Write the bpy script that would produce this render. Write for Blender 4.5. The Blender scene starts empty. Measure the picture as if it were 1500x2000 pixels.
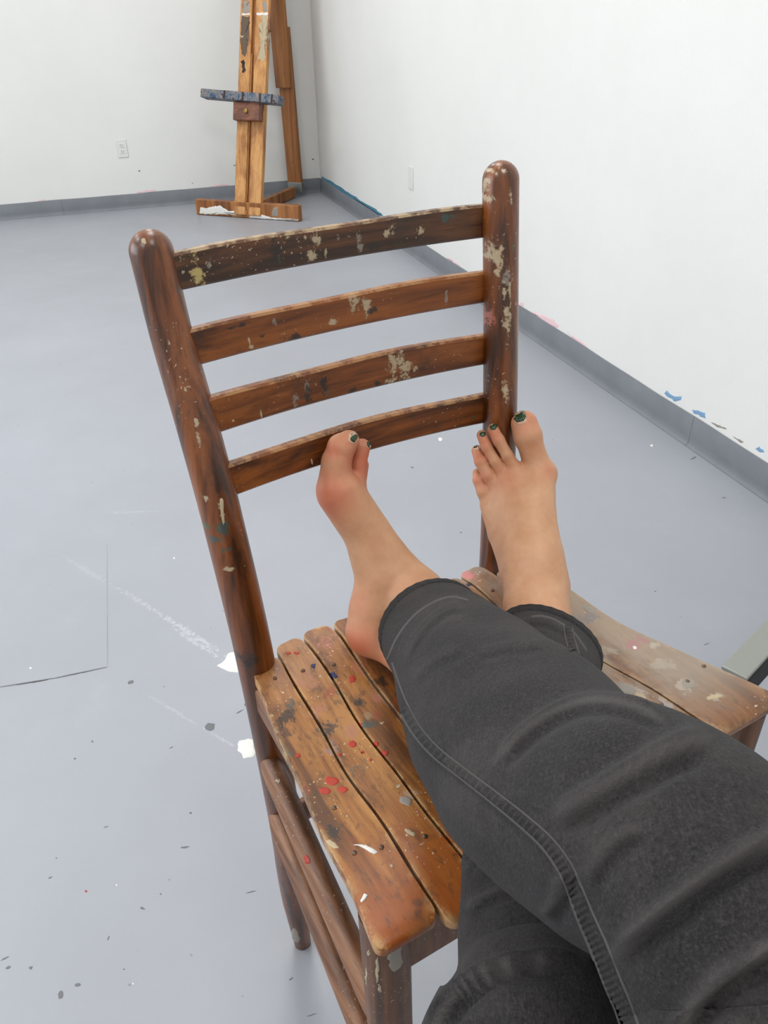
import bpy, bmesh, math, random
import numpy as np
from mathutils import Vector, Matrix
from mathutils.bvhtree import BVHTree

random.seed(7)
rng = np.random.default_rng(7)
scene = bpy.context.scene
COL = scene.collection

# ------------------------------------------------------------------ camera
F = 1545.74                                   # focal length in pixels of the 1500x2000 frame
CM = np.array([[0.999698, -0.013266, -0.020706],   # camera right, down, forward in the room
               [-0.024592, -0.539306, -0.841751],
               [0.0, 0.842005, -0.539469]])
O = np.array([0.0, 0.0, 1.2134])
cam_data = bpy.data.cameras.new('camera')
cam = bpy.data.objects.new('camera', cam_data)
COL.objects.link(cam)
cam_data.sensor_fit = 'HORIZONTAL'
cam_data.sensor_width = 36.0
cam_data.lens = F * 36.0 / 1500.0
cam_data.clip_start = 0.01
r_, d_, g_ = CM
cam.matrix_world = Matrix(((r_[0], -d_[0], -g_[0], O[0]), (r_[1], -d_[1], -g_[1], O[1]),
                           (r_[2], -d_[2], -g_[2], O[2]), (0, 0, 0, 1)))
scene.camera = cam

# room frame: corner at CN, U runs along the back wall to the right, V away from the camera
PSI = 0.318685
U = np.array([math.cos(PSI), math.sin(PSI), 0.0])
V = np.array([-math.sin(PSI), math.cos(PSI), 0.0])
CN = np.array([-0.425884, 6.526892, 0.0])
ZU = np.array([0, 0, 1.0])
def room(u, v, z=0.0):
    return CN + U * u + V * v + ZU * z

# ------------------------------------------------------------------ light
world = bpy.data.worlds.new('world')
scene.world = world
world.use_nodes = True
world.node_tree.nodes['Background'].inputs[0].default_value = (0.9, 0.95, 1.0, 1)
world.node_tree.nodes['Background'].inputs[1].default_value = 0.0

def area(name, loc, size, size_y, power, color, target=None, rotz=PSI):
    l = bpy.data.lights.new(name, 'AREA')
    l.shape = 'RECTANGLE'
    l.size, l.size_y, l.energy, l.color = size, size_y, power, color
    o = bpy.data.objects.new(name, l)
    COL.objects.link(o)
    o.location = Vector(loc)
    if target is None:
        o.rotation_euler = (0, 0, rotz)
    else:
        d = Vector(target) - Vector(loc)
        o.rotation_euler = d.to_track_quat('-Z', 'Y').to_euler()
    return o
CEIL = 3.3
for (lu, lv, pw) in ((-1.2, -1.7, 29), (-3.6, -1.7, 30), (-1.2, -4.3, 27), (-3.6, -4.3, 27), (-1.2, -6.9, 22), (-3.6, -6.9, 30)):
    area('ceiling_light', room(lu, lv, CEIL - 0.06), 0.6, 1.3, pw, (1.0, 0.985, 0.955))
area('window_light', room(-5.1, -4.4, 1.75), 3.6, 1.9, 84, (0.88, 0.94, 1.0), target=room(0, -4.0, 0.9))

scene.view_settings.view_transform = 'Standard'
scene.view_settings.look = 'None'
scene.view_settings.exposure = 0.02
scene.view_settings.gamma = 1.0
scene.view_settings.use_curve_mapping = False
try:
    scene.cycles.use_denoising = True
    scene.cycles.max_bounces = 4
    scene.cycles.diffuse_bounces = 3
    scene.cycles.glossy_bounces = 2
    scene.cycles.adaptive_threshold = 0.02
    scene.cycles.use_light_tree = False
    scene.cycles.caustics_reflective = False
    scene.cycles.caustics_refractive = False
except Exception:
    pass

# ------------------------------------------------------------------ helpers: pixels and points
def ray(x, y):
    return np.array([(x - 750.0) / F, (y - 1000.0) / F, 1.0]) @ CM
def at(x, y, d):
    return O + ray(x, y) * d
def proj(w):
    q = (np.atleast_2d(w) - O) @ CM.T
    return np.c_[750 + F * q[:, 0] / q[:, 2], 1000 + F * q[:, 1] / q[:, 2], q[:, 2]]
def on_plane(x, y, p0, n):
    r = ray(x, y)
    return O + r * (((p0 - O) @ n) / (r @ n))

CT = np.array([-0.008945, 0.745578, 0.0])
CY = 0.508574
CA = np.array([[math.cos(CY), -math.sin(CY), 0], [math.sin(CY), math.cos(CY), 0], [0, 0, 1.0]])
def to_chair(w):
    return (np.asarray(w) - CT) @ CA
def from_chair(c):
    return np.asarray(c) @ CA.T + CT
def cpl(x, y, n, d):                      # pixel -> plane n.p = d given in chair coordinates
    o = to_chair(O); r = ray(x, y) @ CA; n = np.asarray(n, float)
    return o + r * ((d - o @ n) / (r @ n))
def cX(x, y, v): return cpl(x, y, (1, 0, 0), v)
def cY(x, y, v): return cpl(x, y, (0, 1, 0), v)
def cZ(x, y, v): return cpl(x, y, (0, 0, 1), v)

def srgb(r, g, b):
    f = lambda c: (c / 255.0) / 12.92 if c / 255.0 <= 0.04045 else ((c / 255.0 + 0.055) / 1.055) ** 2.4
    return (f(r), f(g), f(b), 1.0)

# ------------------------------------------------------------------ helpers: objects
def empty(name, loc=(0, 0, 0), rotz=0.0, label=None, cat=None, group=None, kind=None):
    o = bpy.data.objects.new(name, None)
    COL.objects.link(o)
    o.location = Vector(loc)
    o.rotation_euler = (0, 0, rotz)
    tag(o, label, cat, group, kind)
    return o
def tag(o, label=None, cat=None, group=None, kind=None):
    if label: o['label'] = label
    if cat: o['category'] = cat
    if group: o['group'] = group
    if kind: o['kind'] = kind
    return o
def mesh(name, verts, faces, mat, parent=None, smooth=True, bevel=0.0, angle=None):
    me = bpy.data.meshes.new(name)
    me.from_pydata([tuple(map(float, v)) for v in verts], [], [tuple(map(int, f)) for f in faces])
    me.update()
    bm = bmesh.new(); bm.from_mesh(me)
    bmesh.ops.recalc_face_normals(bm, faces=bm.faces)
    bm.to_mesh(me); bm.free()
    o = bpy.data.objects.new(name, me)
    COL.objects.link(o)
    if parent is not None: o.parent = parent
    if mat is not None: me.materials.append(mat)
    if smooth:
        me.polygons.foreach_set('use_smooth', [True] * len(me.polygons))
        if angle is not None:
            try: me.set_sharp_from_angle(angle=math.radians(angle))
            except Exception: pass
    if bevel > 0:
        m = o.modifiers.new('bevel', 'BEVEL'); m.width = bevel; m.segments = 2; m.limit_method = 'ANGLE'
        m.angle_limit = math.radians(40)
    return o
def box_data(c, ax, ay, az):
    """centre and three half-axis vectors"""
    c, ax, ay, az = map(np.asarray, (c, ax, ay, az))
    vs = [c + sx * ax + sy * ay + sz * az for sz in (-1, 1) for sy in (-1, 1) for sx in (-1, 1)]
    fs = [(0, 2, 3, 1), (4, 5, 7, 6), (0, 1, 5, 4), (2, 6, 7, 3), (0, 4, 6, 2), (1, 3, 7, 5)]
    return vs, fs
def box(name, c, ax, ay, az, mat, parent=None, bevel=0.0):
    v, f = box_data(c, ax, ay, az)
    return mesh(name, v, f, mat, parent, smooth=bevel > 0, bevel=bevel, angle=40)
def bridge(n_rings, n):
    fs = []
    for i in range(n_rings - 1):
        for j in range(n):
            k = (j + 1) % n
            fs.append((i * n + j, i * n + k, (i + 1) * n + k, (i + 1) * n + j))
    return fs
def resample(pts, n):
    pts = np.asarray(pts, float)
    s = np.r_[0, np.cumsum(np.linalg.norm(np.diff(pts[:, :3], axis=0), axis=1))]
    t = np.linspace(0, s[-1], n)
    out = np.zeros((n, pts.shape[1]))
    m = np.zeros_like(pts)                                     # Catmull-Rom style tangents
    for i in range(len(pts)):
        a, b = max(i - 1, 0), min(i + 1, len(pts) - 1)
        m[i] = (pts[b] - pts[a]) / max(s[b] - s[a], 1e-9)
    k = np.clip(np.searchsorted(s, t, side='right') - 1, 0, len(pts) - 2)
    h = (s[k + 1] - s[k])[:, None]; q = ((t - s[k]) / (s[k + 1] - s[k]))[:, None]
    out = (2 * q**3 - 3 * q**2 + 1) * pts[k] + (q**3 - 2 * q**2 + q) * h * m[k] + \
          (-2 * q**3 + 3 * q**2) * pts[k + 1] + (q**3 - q**2) * h * m[k + 1]
    return out
def sweep_data(pts, radii, n=20, cap0='flat', cap1='flat', squash=(1, 1), up=None):
    """round bar along pts; a dome cap adds a half sphere"""
    pts = np.asarray(pts, float); radii = np.asarray(radii, float)
    if cap1 == 'dome':
        t = pts[-1] - pts[-2]; t /= np.linalg.norm(t)
        ang = np.linspace(0, math.pi / 2, 9)[1:]
        rr = radii[-1]
        pts = np.vstack([pts] + [pts[-1:] + t * rr * math.sin(a) for a in ang])
        radii = np.r_[radii, [max(rr * math.cos(a), 1e-4) for a in ang]]
    tan = np.gradient(pts, axis=0); 
    if cap1 == 'dome': tan[-9:] = t
    tan /= np.linalg.norm(tan, axis=1)[:, None]
    ref = np.array([1.0, 0, 0]) if up is None else np.asarray(up, float)
    vs = []
    th = np.linspace(0, 2 * math.pi, n, endpoint=False)
    for p, tt, r in zip(pts, tan, radii):
        a = ref - tt * (ref @ tt); a /= np.linalg.norm(a)
        b = np.cross(tt, a)
        for w in th:
            vs.append(p + r * (math.cos(w) * a * squash[0] + math.sin(w) * b * squash[1]))
    m = len(pts)
    fs = bridge(m, n)
    fs.append(tuple(range(n - 1, -1, -1))); fs.append(tuple(range((m - 1) * n, m * n)))
    return vs, fs
def bar(name, pts, radii, mat, parent=None, n=20, **k):
    v, f = sweep_data(pts, radii, n, **k)
    return mesh(name, v, f, mat, parent, smooth=True, angle=50)
def join_data(*parts):
    V_, F_ = [], []
    for v, f in parts:
        o = len(V_); V_ += list(v); F_ += [tuple(i + o for i in q) for q in f]
    return V_, F_

# ------------------------------------------------------------------ helpers: materials
def new_mat(name):
    m = bpy.data.materials.new(name); m.use_nodes = True
    nt = m.node_tree
    return m, nt, nt.nodes['Principled BSDF']
class NB:
    def __init__(s, nt): s.nt = nt
    def n(s, kind, **k):
        nd = s.nt.nodes.new(kind)
        for a, b in k.items(): setattr(nd, a, b)
        return nd
    def link(s, a, b): s.nt.links.new(a, b)
    def coord(s, which='Object'):
        return s.n('ShaderNodeTexCoord').outputs[which]
    def mapping(s, vec, scale=(1, 1, 1), loc=(0, 0, 0)):
        m = s.n('ShaderNodeMapping'); m.inputs['Scale'].default_value = scale; m.inputs['Location'].default_value = loc
        s.link(vec, m.inputs['Vector']); return m.outputs[0]
    def noise(s, vec, scale, detail=3, rough=0.55, dist=0.0):
        m = s.n('ShaderNodeTexNoise'); m.inputs['Scale'].default_value = scale; m.inputs['Detail'].default_value = detail
        m.inputs['Roughness'].default_value = rough; m.inputs['Distortion'].default_value = dist
        s.link(vec, m.inputs['Vector']); return m.outputs['Fac']
    def ramp(s, fac, stops):
        m = s.n('ShaderNodeValToRGB'); e = m.color_ramp.elements
        while len(e) > 1: e.remove(e[0])
        e[0].position = stops[0][0]; e[0].color = stops[0][1]
        for p, c in stops[1:]:
            q = e.new(p); q.color = c
        s.link(fac, m.inputs[0]); return m.outputs[0]
    def mask(s, fac, lo, hi):
        m = s.n('ShaderNodeMapRange'); m.interpolation_type = 'SMOOTHSTEP'
        m.inputs[1].default_value = lo; m.inputs[2].default_value = hi
        s.link(fac, m.inputs[0]); return m.outputs[0]
    def mix(s, fac, a, b, mode='MIX'):
        m = s.n('ShaderNodeMix', data_type='RGBA', blend_type=mode)
        if isinstance(fac, float): m.inputs[0].default_value = fac
        else: s.link(fac, m.inputs[0])
        for k, v in ((6, a), (7, b)):
            if isinstance(v, tuple): m.inputs[k].default_value = v
            else: s.link(v, m.inputs[k])
        return m.outputs[2]
    def math(s, op, a, b):
        m = s.n('ShaderNodeMath', operation=op)
        for k, v in ((0, a), (1, b)):
            if isinstance(v, (int, float)): m.inputs[k].default_value = v
            else: s.link(v, m.inputs[k])
        return m.outputs[0]
    def bump(s, h, strength, dist, bsdf):
        m = s.n('ShaderNodeBump'); m.inputs['Strength'].default_value = strength; m.inputs['Distance'].default_value = dist
        s.link(h, m.inputs['Height']); s.link(m.outputs[0], bsdf.inputs['Normal'])
def plain(name, c, rough=0.6, metal=0.0, spec=0.5, coat=0.0):
    m, nt, b = new_mat(name)
    nb = NB(nt)
    f = nb.noise(nb.coord(), 60, 3)
    col = nb.mix(nb.math('MULTIPLY', f, 0.25), c, tuple(x * 0.75 for x in c[:3]) + (1,))
    nb.link(col, b.inputs['Base Color'])
    b.inputs['Roughness'].default_value = rough
    b.inputs['Metallic'].default_value = metal
    b.inputs['Specular IOR Level'].default_value = spec
    b.inputs['Coat Weight'].default_value = coat
    return m
def wood(name, axis, light, mid, dark, grime=(0.58, 0.72, 0.75), grime_col=srgb(36, 28, 22), fleck=(0.70, 0.735, 0.8),
         fleck_col=srgb(196, 180, 155), rough=0.38, coat=0.25, grain=1.0, extra=None, seed=0.0, edge=None):
    m, nt, b = new_mat(name)
    nb = NB(nt)
    oc = nb.coord()
    hi, lo = 95.0 * grain, 5.0 * grain
    sc = [hi, hi, hi]; sc[axis] = lo
    g1 = nb.noise(nb.mapping(oc, sc, (seed, seed * 2, seed)), 1.0, 5, 0.6, 0.6)
    sc2 = [30.0 * grain] * 3; sc2[axis] = 2.0 * grain
    g2 = nb.noise(nb.mapping(oc, sc2, (seed + 3, 1, 2)), 1.0, 3, 0.5, 1.2)
    g = nb.math('ADD', nb.math('MULTIPLY', g1, 0.5), nb.math('MULTIPLY', g2, 0.5))
    col = nb.ramp(g, [(0.39, dark), (0.49, mid), (0.60, light)])
    fine = nb.noise(nb.mapping(oc, [x * 3.5 for x in sc], (1, 2, seed)), 1.0, 3, 0.6)
    col = nb.mix(nb.math('MULTIPLY', nb.mask(fine, 0.55, 0.70), 0.45), col, dark)
    if grime:
        q = nb.noise(nb.mapping(oc, (1, 1, 1), (seed * 3 + 5, 2, 7)), 13.0, 6, 0.68)
        col = nb.mix(nb.math('MULTIPLY', nb.mask(q, grime[0], grime[1]), grime[2]), col, grime_col)
    if extra: col = extra(nb, oc, col)
    if fleck:
        q = nb.noise(nb.mapping(oc, (1, 1, 1), (seed + 11, 4, 1)), 330.0 * min(1.0, grain * 1.5), 1, 0.5)
        cl = nb.mask(nb.noise(nb.mapping(oc, (1, 1, 1), (seed + 1, 9, 6)), 16.0, 2, 0.5), 0.5, 0.62)
        col = nb.mix(nb.math('MULTIPLY', nb.math('MULTIPLY', nb.mask(q, fleck[0], fleck[1]), cl), fleck[2]), col, fleck_col)
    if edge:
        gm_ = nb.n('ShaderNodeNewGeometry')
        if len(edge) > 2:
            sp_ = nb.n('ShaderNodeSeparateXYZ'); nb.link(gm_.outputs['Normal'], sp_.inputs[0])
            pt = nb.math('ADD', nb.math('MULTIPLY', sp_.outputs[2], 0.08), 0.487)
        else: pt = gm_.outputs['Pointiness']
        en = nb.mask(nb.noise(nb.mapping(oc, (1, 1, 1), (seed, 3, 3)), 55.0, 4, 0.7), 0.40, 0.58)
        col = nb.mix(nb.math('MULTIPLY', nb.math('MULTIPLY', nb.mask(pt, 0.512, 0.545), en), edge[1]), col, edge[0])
    nb.link(col, b.inputs['Base Color'])
    rn = nb.noise(oc, 30.0, 3)
    nb.link(nb.math('ADD', nb.math('MULTIPLY', rn, 0.25), rough - 0.12), b.inputs['Roughness'])
    b.inputs['Coat Weight'].default_value = coat
    b.inputs['Coat Roughness'].default_value = 0.22
    nb.bump(nb.math('ADD', g1, nb.math('MULTIPLY', nb.noise(oc, 60, 4), 0.6)), 0.25, 0.0012, b)
    return m

def smudges(items, after=None, stretch=(1, 1, 1), ns=110.0):
    """dry-brushed stains at given places: (centre, radii, colour, amount)"""
    def ex(nb, oc, col):
        if after: col = after(nb, oc, col)
        n1 = nb.noise(nb.mapping(oc, stretch), ns, 6, 0.78, 0.3)
        nz = nb.math('MULTIPLY', n1, 4.6)
        for (c, r, colr, amt, *rot) in items:
            a = nb.n('ShaderNodeVectorMath', operation='SUBTRACT'); nb.link(oc, a.inputs[0]); a.inputs[1].default_value = tuple(map(float, c))
            if rot:
                q = nb.n('ShaderNodeVectorRotate', rotation_type='Z_AXIS'); nb.link(a.outputs[0], q.inputs['Vector']); q.inputs['Angle'].default_value = -rot[0]; a = q
            b = nb.n('ShaderNodeVectorMath', operation='MULTIPLY'); nb.link(a.outputs[0], b.inputs[0]); b.inputs[1].default_value = tuple(1.0 / float(x) for x in r)
            l = nb.n('ShaderNodeVectorMath', operation='LENGTH'); nb.link(b.outputs[0], l.inputs[0])
            v = nb.math('SUBTRACT', nz, nb.math('MULTIPLY', nb.math('POWER', l.outputs['Value'], 1.6), 0.75))
            col = nb.mix(nb.math('MULTIPLY', nb.mask(v, 1.85, 2.20), amt), col, colr)
        return col
    return ex
# paints
P_CREAM = plain('dried_cream_paint', srgb(186, 168, 138), 0.6)
P_WHITE = plain('dried_white_paint', srgb(232, 230, 224), 0.5)
P_GREY = plain('dried_grey_paint', srgb(150, 142, 132), 0.5)
P_RED = plain('dried_red_paint', srgb(176, 52, 34), 0.5)
P_BLUE = plain('dried_blue_paint', srgb(38, 44, 84), 0.5)
P_PINK = plain('dried_pink_paint', srgb(196, 128, 122), 0.55)
P_TEAL = plain('dried_teal_paint', srgb(60, 90, 88), 0.55)
P_BLACK = plain('dried_black_paint', srgb(34, 30, 27), 0.6)
P_GREEN = plain('dried_green_paint', srgb(30, 92, 60), 0.5)
P_YELLOW = plain('dried_yellow_paint', srgb(196, 160, 50), 0.5)
P_FILM = plain('thin_pale_paint_film', srgb(181, 184, 190), 0.5)
P_SCUFF = plain('dark_scuff', srgb(112, 114, 117), 0.7)
P_SOFTPINK = plain('pale_pink_paint', srgb(238, 206, 210), 0.6)
P_SKYBLUE = plain('blue_wall_paint', srgb(124, 162, 198), 0.6)
P_DEEPTEAL = plain('teal_wall_paint', srgb(66, 126, 152), 0.6)

# ------------------------------------------------------------------ room shell
def wall_mat(name, c):
    m, nt, b = new_mat(name); nb = NB(nt); oc = nb.coord()
    f = nb.noise(oc, 1.3, 4, 0.6)
    f2 = nb.noise(oc, 9.0, 4, 0.65)
    col = nb.mix(nb.mask(f, 0.35, 0.75), c, tuple(x * k for x, k in zip(c[:3], (0.955, 0.955, 0.95))) + (1,))
    col = nb.mix(nb.math('MULTIPLY', nb.mask(f2, 0.62, 0.8), 0.35), col, tuple(x * 0.93 for x in c[:3]) + (1,))
    nb.link(col, b.inputs['Base Color']); b.inputs['Roughness'].default_value = 0.62
    b.inputs['Specular IOR Level'].default_value = 0.3
    nb.bump(nb.noise(oc, 70, 3), 0.12, 0.004, b)
    return m
M_WALL = wall_mat('white_painted_plaster', srgb(232, 232, 229))
M_CEIL, _nt, _b = new_mat('white_ceiling'); _b.inputs['Base Color'].default_value = srgb(230, 230, 228); _b.inputs['Roughness'].default_value = 0.9; _b.inputs['Specular IOR Level'].default_value = 0.1
def floor_mat():
    m, nt, b = new_mat('grey_painted_floor'); nb = NB(nt); oc = nb.coord()
    a = nb.noise(oc, 1.1, 4, 0.6); c = nb.noise(oc, 7.0, 5, 0.7); d = nb.noise(oc, 160.0, 2)
    col = nb.ramp(a, [(0.3, srgb(153, 156, 163)), (0.7, srgb(163, 166, 174))])
    col = nb.mix(nb.math('MULTIPLY', nb.mask(c, 0.55, 0.8), 0.35), col, srgb(170, 173, 180))
    col = nb.mix(nb.math('MULTIPLY', nb.mask(d, 0.66, 0.75), 0.25), col, srgb(146, 150, 155))
    sp = nb.noise(nb.mapping(oc, (1, 1, 1), (3.3, 8.1, 0)), 48.0, 1)
    col = nb.mix(nb.math('MULTIPLY', nb.mask(sp, 0.775, 0.80), 0.6), col, srgb(120, 122, 124))
    st = []
    for (x0, y0, x1, y1, w, a_) in ((215, 1140, 330, 1208, 7, .28), (290, 1186, 440, 1280, 7, .5), (330, 1222, 440, 1292, 7, .45), (120, 1085, 230, 1150, 7, .15), (280, 1352, 400, 1424, 5, .25), (400, 1424, 462, 1460, 4, .35),
                                    (200, 1002, 310, 998, 5, .2)):
        A, B = on_plane(x0, y0, np.zeros(3), ZU), on_plane(x1, y1, np.zeros(3), ZU); dv = B - A
        wd = np.linalg.norm(on_plane((x0 + x1) / 2, (y0 + y1) / 2 + w, np.zeros(3), ZU) - (A + B) / 2)
        st.append(((A + B) / 2, (np.linalg.norm(dv) / 2 * 1.15, max(wd * 0.6, 0.004), 1.0), srgb(198, 201, 206), a_, math.atan2(dv[1], dv[0])))
    col = smudges(st, None, (1, 1, 1), 90.0)(nb, oc, col)
    nb.link(col, b.inputs['Base Color'])
    nb.link(nb.math('ADD', nb.math('MULTIPLY', c, 0.2), 0.32), b.inputs['Roughness'])
    nb.bump(nb.noise(oc, 60, 3), 0.10, 0.003, b)
    return m
M_FLOOR = floor_mat()
def base_mat():
    m, nt, b = new_mat('grey_vinyl_baseboard'); nb = NB(nt); oc = nb.coord()
    f = nb.noise(oc, 6.0, 5, 0.65)
    col = nb.ramp(f, [(0.3, srgb(112, 116, 122)), (0.7, srgb(124, 128, 134))])
    nb.link(col, b.inputs['Base Color']); b.inputs['Roughness'].default_value = 0.5
    nb.bump(nb.noise(oc, 40, 3), 0.15, 0.002, b)
    return m
M_BASE = base_mat()

UL, VF, TH = -5.6, -8.6, 0.12
def slab(name, p0, a, b, n, mat):
    """slab with its face through p0, spanned by a and b, thickness TH behind along -n"""
    c = p0 + a / 2 + b / 2 - n * TH / 2
    o = box(name, c, a / 2, b / 2, n * TH / 2, mat)
    tag(o, kind='structure'); return o
floor = slab('floor', room(UL, VF, 0), U * -UL, V * -VF, ZU, M_FLOOR)
ceiling = slab('ceiling', room(UL, VF, CEIL), U * -UL, V * -VF, -ZU, M_CEIL)
wall_back = slab('wall_back', room(UL, 0, 0), U * -UL, ZU * CEIL, -V, M_WALL)
wall_right = slab('wall_right', room(0, VF, 0), V * -VF, ZU * CEIL, -U, M_WALL)
wall_left = slab('wall_left', room(UL, VF, 0), V * -VF, ZU * CEIL, U, M_CEIL)
wall_front = slab('wall_front', room(UL, VF, 0), U * -UL, ZU * CEIL, V, M_CEIL)
BH = 0.1016
def cove(name, p0, along, inward, length, mat, pieces):
    """vinyl cove base: thin strip with a curved toe, a piece at a time with butt joints"""
    root = empty(name, p0, 0, kind='structure')
    prof = [(0.0, 0.0), (0.014, 0.0), (0.0135, 0.003), (0.009, 0.007), (0.0055, 0.014), (0.004, 0.03), (0.0036, BH - 0.002), (0.0022, BH), (0.0, BH)]
    s = 0.0
    for ln in pieces:
        vs = []
        n = max(2, int(ln / 0.06))
        for i in range(n + 1):
            q = s + 0.0006 + (ln - 0.0012) * i / n
            wob = 0.0012 * math.sin(q * 7.1) + 0.0008 * math.sin(q * 17.0)
            for (dx, z) in prof:
                vs.append(along * q + inward * (dx + 0.0004) + ZU * (z + (wob if z > 0.05 else 0)))
        fs = bridge(n + 1, len(prof)); k = len(prof)
        fs.append(tuple(range(k))); fs.append(tuple(range(n * k, n * k + k)))
        mesh('baseboard_strip', vs, fs, mat, root, smooth=True, angle=35)
        s += ln
    return root
cove('baseboard_back', room(0, 0), -U, -V, 5.6, M_BASE, (1.9, 2.2, 1.5))
cove('baseboard_right', room(0, 0), -V, -U, 8.6, M_BASE, (4.507, 2.4, 1.6))

# ------------------------------------------------------------------ marks laid on surfaces
def densify(poly, step, jitter):
    poly = np.asarray(poly, float); out = []
    for i in range(len(poly)):
        a, b = poly[i], poly[(i + 1) % len(poly)]
        k = max(1, int(np.linalg.norm(b - a) / step))
        for j in range(k): out.append(a + (b - a) * j / k + rng.normal(0, jitter, 2))
    return np.array(out)
def ell(cx, cy, rx, ry, rot=0.0, n=14, rough=0.08):
    t = np.linspace(0, 2 * math.pi, n, endpoint=False)
    r = 1 + rng.normal(0, rough, n)
    x, y = rx * np.cos(t) * r, ry * np.sin(t) * r
    c, s = math.cos(math.radians(rot)), math.sin(math.radians(rot))
    return np.c_[cx + c * x - s * y, cy + s * x + c * y]
class Caster:
    """finds the surface seen at a pixel; points come back in the frame of the parent"""
    def __init__(s, objs, frame=None):
        bpy.context.view_layer.update()
        dg = bpy.context.evaluated_depsgraph_get()
        s.trees = [BVHTree.FromObject(o, dg) for o in objs]
        s.frame = frame
    def hit(s, x, y):
        o, r = O, ray(x, y); r = r / np.linalg.norm(r)
        if isinstance(s.frame, str): o, r = to_chair(O), r @ CA
        elif s.frame is not None: o = O - s.frame
        best = None
        for t in s.trees:
            h = t.ray_cast(Vector(o), Vector(r))
            if h[0] is not None and (best is None or h[3] < best[3]): best = h
        if best is None: return None
        n = np.array(best[1]); p = np.array(best[0])
        if n @ r > 0: n = -n
        return p, n
def patch(name, caster, poly, mat, parent, thick=0.0006, step=5.0, jitter=0.6, soft=True):
    b = densify(poly, step, jitter)
    c = b.mean(axis=0)
    rings = ((1.0, 0.00008), (0.9, thick), (0.55, thick * 1.1), (0.2, thick * 1.15)) if soft else ((1.0, 0.00008), (0.97, thick), (0.55, thick), (0.2, thick))
    n = len(b); vs = []
    for k, (f, h) in enumerate(rings):
        for q in b:
            e = f; H = None
            for _ in range(6):
                H = caster.hit(*(c + (q - c) * e))
                if H: break
                e *= 0.8
            if H is None: return None
            vs.append(H[0] + H[1] * h)
    fs = bridge(len(rings), n)
    fs.append(tuple(range((len(rings) - 1) * n, len(rings) * n)))
    P = np.array(vs); ext = np.linalg.norm(P[:n] - P[:n].mean(axis=0), axis=1)
    if ext.max() > 6 * (np.median(ext) + 1e-6): return None
    return mesh(name, vs, fs, mat, parent, smooth=True)
class PlaneCaster:
    def __init__(s, p0, n, off=(0, 0, 0)): s.p0, s.n, s.off = np.asarray(p0), np.asarray(n), np.asarray(off)
    def hit(s, x, y): return on_plane(x, y, s.p0, s.n) - s.off, s.n

# ------------------------------------------------------------------ ladder-back stool
chair = empty('ladder_back_stool', CT, CY,
              'paint-splattered brown wooden ladder-back stool under the crossed bare feet', 'chair')
M_POST = None
M_RAIL = M_RAILTOP = None                  # the rails get their own stains further down
M_LEG = wood('worn_brown_leg_wood', 2, srgb(124, 82, 52), srgb(98, 62, 38), srgb(66, 42, 27), grime=(0.55, 0.72, 0.6), fleck=(0.70, 0.74, 0.8), rough=0.5, coat=0.1, seed=5.0)
M_STR = wood('worn_brown_stretcher_wood', 1, srgb(148, 104, 72), srgb(122, 80, 52), srgb(88, 56, 36), grime=(0.60, 0.76, 0.4), fleck=(0.68, 0.73, 0.6), rough=0.5, coat=0.08, seed=6.0)

W2, SPL = 0.152409, 0.030282
def post_plane(x, y, sg): return cpl(x, y, (1, 0, -sg * SPL), sg * W2)
Lp = [post_plane(x, y, -1) for x, y in ((591, 1841), (573, 1735), (556, 1600), (497, 1279), (431, 1000), (384, 825), (334, 650), (296, 492))]
Lp[0][2] = 0.0
Lp[1][2] = max(Lp[1][2], 0.12)
Rp = [np.array([0.1524, 0.03, 0.0]), np.array([0.1575, 0.01, 0.16]), np.array([0.163, -0.002, 0.34])] + \
     [post_plane(x, y, 1) for x, y in ((966, 1110), (976, 820), (978, 650), (978, 450), (978, 352))]
def post_curve(pts):
    q = resample(pts, 60)
    r = np.interp(q[:, 2], [0, 0.02, 0.13, 0.24, 0.6, 0.85, 1.0, 1.1], [0.0125, 0.0135, 0.0185, 0.0198, 0.0203, 0.0198, 0.0192, 0.0192])
    return q, r
qL, rL = post_curve(Lp); qR, rR = post_curve(Rp)
postL = bar('back_post', qL, rL, M_POST, chair, n=28, cap1='dome')
postR = bar('back_post', qR, rR, M_POST, chair, n=28, cap1='dome')
# front legs
FLx, FLy = -0.1825, -0.329
FRx, FRy = 0.252, -0.329
for (x, y) in ((FLx, FLy), (FRx, FRy)):
    zz = np.array([0.0, 0.02, 0.13, 0.25, 0.42, 0.55, 0.592])
    dx = 0.010 if x < 0 else -0.012
    pts = [(x - dx * 0 + (0.012 if x < 0 else -0.012) * (1 - z / 0.59) * 0.4, y - 0.004 * (1 - z / 0.59), z) for z in zz]
    q = resample(np.array(pts), 40)
    r = np.interp(q[:, 2], [0, 0.02, 0.13, 0.25, 0.6], [0.013, 0.014, 0.0195, 0.0212, 0.0215])
    bar('front_leg', q, r, M_LEG, chair, n=26)
    if x < 0: frontL = chair.children[-1]

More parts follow.
